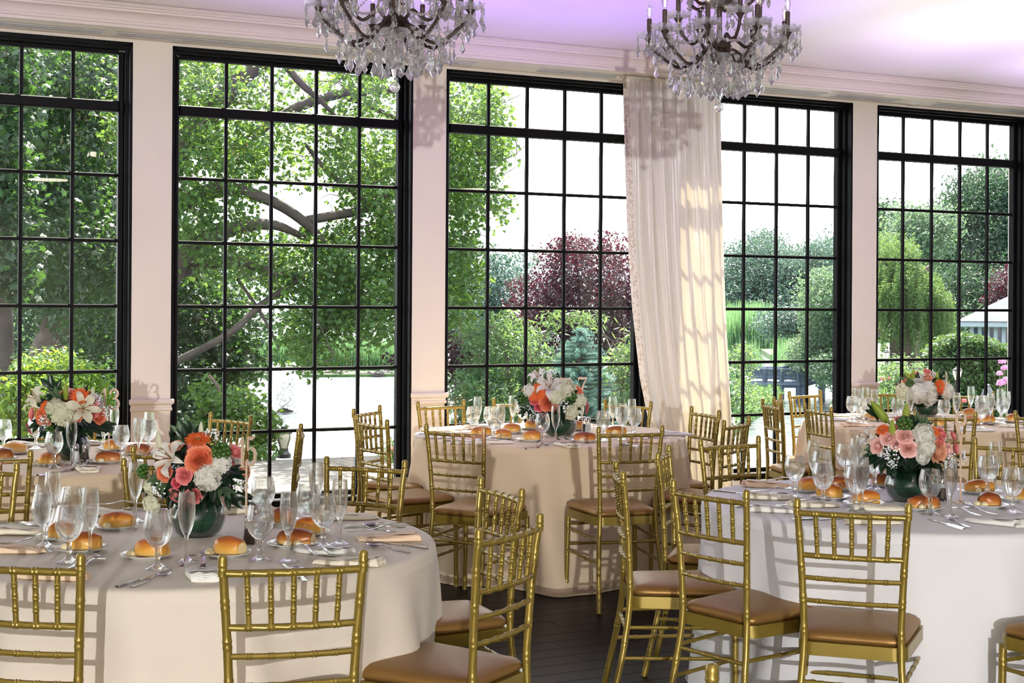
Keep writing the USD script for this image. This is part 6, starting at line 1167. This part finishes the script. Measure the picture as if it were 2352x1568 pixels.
tree('pine_tree', 'dark pine at the left edge of the rightmost window, above the willow', 'tree', 'leaf_wood', 'quad', .14, 34, .7, [(2028, 510, 26, 40, 60, 1.5, 70), (2030, 560, 30, 30, 60, 1.5, 60)], [[(2028, 780, 60, .25), (2028, 620, 60, .2), (2026, 480, 60, .06)]], 24)
tree('birch_tree', 'pale leafy tree between the pine and the dark woods', 'tree', 'leaf_haze', 'quad', .13, 30, .6, [(2085, 525, 45, 38, 51, 1.6, 110), (2120, 560, 40, 40, 51, 1.6, 100), (2160, 520, 30, 30, 51, 1.2, 50), (2080, 560, 40, 25, 50, 1.2, 60)], [[(2100, 866, 51, .22), (2100, 640, 51, .16), (2098, 520, 51, .06)]], 25, tw=30)
tree('plum_tree', 'small purple leaved tree beside the roof of the white house', 'tree', 'leaf_plum', 'quad', .09, 22, .3, [(2312, 660, 26, 36, 36, .8, 70), (2290, 694, 22, 10, 36, .5, 24), (2120, 570, 38, 18, 56, 1, 50)], [[(2330, 800, 36, .06), (2325, 720, 36, .05), (2315, 650, 36, .02)]], 26)
def hedge(name, x0, x1, ytop, ybot, d, th, n, label, seed):
    r = np.random.default_rng(seed); t = thing(name, label, 'hedge', (0, 0, 0)); P_ = []
    for i in range(n):
        x = r.uniform(x0, x1); yt = np.interp(x, [p[0] for p in ytop], [p[1] for p in ytop]); k = r.uniform()
        if k < .6: a = atd(x, yt + r.uniform(-3, 3), d + r.uniform(0, th))
        else: a = atd(x, r.uniform(yt, ybot), d + r.uniform(0, .35))
        P_.append(a)
    obj('stems', MB().add(extrude(Polygon([(p[0], p[1]) for p in (atd(x0, ybot, d + .4), atd(x1, ybot, d + .4), atd(x1, ybot, d + th), atd(x0, ybot, d + th))]).convex_hull, at(x0, ybot, 0)[2] - 2, atd((x0 + x1) / 2, max(p[1] for p in ytop) + 8, d)[2])), 'leaf_wood', t, False)
    instancer(t, 'foliage', sprays('oval', .065, 10, .15, .4), 'leaf_hedge', P_, r.uniform(.8, 1.3, len(P_)), seed=seed)
hedge('clipped_hedge', 2142, 2330, [(2142, 815), (2160, 796), (2200, 784), (2250, 790), (2290, 806), (2330, 816)], 965, 23.0, 1.6, 2300, 'clipped hedge with a sunlit top and dark face, below the white house', 31)
tree('rose_bush', 'pale green rose bush with pink blooms, lower left of the rightmost window', 'shrub', 'leaf_cherry', 'oval', .045, 13, .14, [(2040, 880, 36, 40, 19, .5, 90), (2070, 850, 24, 30, 19.5, .5, 50), (2025, 920, 40, 40, 18.6, .5, 80), (2110, 880, 40, 50, 21, .5, 60)], [[(2040, 985, 19, .02), (2040, 900, 19, .015), (2042, 850, 19, .008)]], 27)
def blooms(label, pts, m, d, parent_name='flower_cluster'):
    for i, (x, y, s) in enumerate(pts):
        p = atd(x, y, d); t = thing(parent_name, f'{label}{", " + ["topmost", "upper", "middle", "lower", "lowest"][min(i, 4)] + " one" if len(pts) > 1 else ""}', 'flowers', p); w = s * d / F
        obj('bloom', floret_ball(w, i, 36, .9), m, t, True); obj('flower_stalk', MB().add(tube([[0, 0, -w * .3], [.01, 0, (-.72 - p[2]) * .5], [.03, 0, -.78 - p[2]]], .006, 4)), 'stem_green', t)
blooms('lilac rhododendron head at the right edge of the rightmost window', [(2302, 830, 9), (2308, 846, 9), (2296, 858, 8), (2300, 880, 11), (2310, 872, 8)], 'petal_magenta', 17.5)
blooms('pink rose bloom outside the lower left of the rightmost window', [(2028, 870, 5), (2042, 868, 3.5)], 'petal_rose', 18.6)
blooms('pink bloom outside, between the glasses of the farthest table', [(2212, 920, 8)], 'petal_rose', 15.2)
blooms('pink allium beside the second window frame on the terrace edge', [(899, 1030, 5), (906, 1038, 4), (897, 1046, 4)], 'petal_pink', 14.4)
tree('flower_bed', 'small flowering plants on the terrace edge beside the second pier', 'plants', 'leaf_bright', 'long', .07, 8, .10, [(900, 1040, 18, 24, 14.6, .3, 36), (925, 1035, 26, 26, 14.6, .3, 36)], [[(900, 1064, 14.6, .006), (900, 1045, 14.6, .004)]], 28)
# white house with a hipped roof and a band of windows
def house():
    d = 34.0; c = atd(2360, 800, d); s = d / F; t = thing('house', 'white garden house with grey hipped roof and a band of windows, right edge', 'house', (c[0], c[1], c[2]), vang - .30)
    z0, z1 = -.9, (800 - 752) * s + .0; L, D = 122 * s, 60 * s
    obj('wall', MB().add(cbox(-L, L, -.02, D * 1.2, z0, z1, .01)), 'house_glass', t, False); obj('plinth', MB().add(cbox(-L - .02, L + .02, -.06, D * 1.2, z0, .02, .01)), 'house_white', t, False)
    for i, x in enumerate(np.linspace(-L, L, 15)): obj('window_post', MB().add(cbox(x - .045, x + .045, -.09, .0, 0, z1, .006)), 'house_white', t, False)
    xs = np.linspace(-L, L, 15)
    for i in range(14): obj('pane', MB().add(box(xs[i] + .045, xs[i + 1] - .045, -.05, -.035, .04, z1 - .06)), 'house_glass', t, False)
    obj('eave', MB().add(cbox(-L - .30, L + .30, -.36, D * 1.2 + .3, z1, z1 + .14, .02)), 'house_white', t, False)
    zt = z1 + .14; H = (800 - 690) * s - z1; v = np.array([[-L - .34, -.40, zt], [L + .34, -.40, zt], [L + .34, D * 1.2 + .34, zt], [-L - .34, D * 1.2 + .34, zt], [-L * .28, D * .6, zt + H], [L * .28, D * .6, zt + H]])
    obj('roof', (v, np.array([[0, 1, 5], [0, 5, 4], [1, 2, 5], [2, 3, 4], [2, 4, 5], [3, 0, 4], [0, 2, 1], [0, 3, 2]])), 'house_roof', t, False)
house()
# lamps
def lantern(px, py_top, py_bot, foot_y, z, label, w):
    p = at(px, foot_y, z); d = (p - CAM) @ FW; s = d / F; t = thing('lamp_post', label, 'lamp', p); zt, zb = (foot_y - py_top) * s, (foot_y - py_bot) * s; h = zt - zb; W_ = w * s / 2
    obj('post', MB().add(lathe([(0, 0), (W_ * .9, 0), (W_ * .9, .04), (W_ * .48, .08), (W_ * .44, zb - .10), (W_ * .62, zb - .06), (W_ * .55, zb), (0, zb)], 14)), 'lantern_black', t, 40)
    obj('lamp_glass', MB().add(lathe([(W_ * .50, zb), (W_ * .62, zb + h * .12), (W_ * .96, zb + h * .46), (W_ * 1.0, zb + h * .62), (W_ * .96, zb + h * .70), (0, zb + h * .70)], 18)), 'lantern_glass', t, 50)
    for k in range(4):
        a = k * PI / 2 + .5; q = [(W_ * r_ * math.cos(a), W_ * r_ * math.sin(a), zz) for r_, zz in ((.54, zb), (.66, zb + h * .12), (1.0, zb + h * .46), (1.03, zb + h * .62), (1.0, zb + h * .71))]; obj('lamp_rib', MB().add(tube(q, W_ * .05, 5)), 'lantern_black', t)
    obj('lamp_cap', MB().add(lathe([(0, zb + h * .69), (W_ * 1.06, zb + h * .69), (W_ * 1.02, zb + h * .76), (W_ * .75, zb + h * .87), (W_ * .40, zb + h * .92), (W_ * .45, zb + h * .96), (W_ * .30, zb + h), (0, zb + h)], 18)), 'lantern_black', t, 40)
lantern(652, 979, 1029, 1051, -.125, 'black lantern post on the terrace edge, middle of the second window', 36)
lantern(2198, 842, 872, 1000, -.10, 'black lantern with pale glass in the rightmost window, before the hedge', 21)
lantern(2036, 803, 826, 960, -.70, 'small pale lantern at the left of the rightmost window', 14)
um = at(2268, 990, -.10); du = (um - CAM) @ FW; su = du / F
t = thing('patio_umbrella', 'closed grey patio umbrella outside, behind glasses on the farthest table', 'umbrella', um)
obj('pole', MB().add(lathe([(0, 0), (.22, 0), (.22, .05), (.022, .08), (.022, 104 * su), (.035, 106 * su), (0, 109 * su)], 12)), 'grey_timber', t, 40)
obj('canopy', MB().add((lambda V: (V, grid_faces(7, 32, True)))(np.array([[r_ * (1 + .22 * math.cos(8 * a)) * math.cos(a), r_ * (1 + .22 * math.cos(8 * a)) * math.sin(a), h * su] for r_, h in ((.02, 104), (.04, 98), (.06, 88), (.075, 76), (.08, 64), (.085, 52), (.075, 48)) for a in np.arange(32) * 2 * PI / 32]))), 'umbrella_grey', t, True)
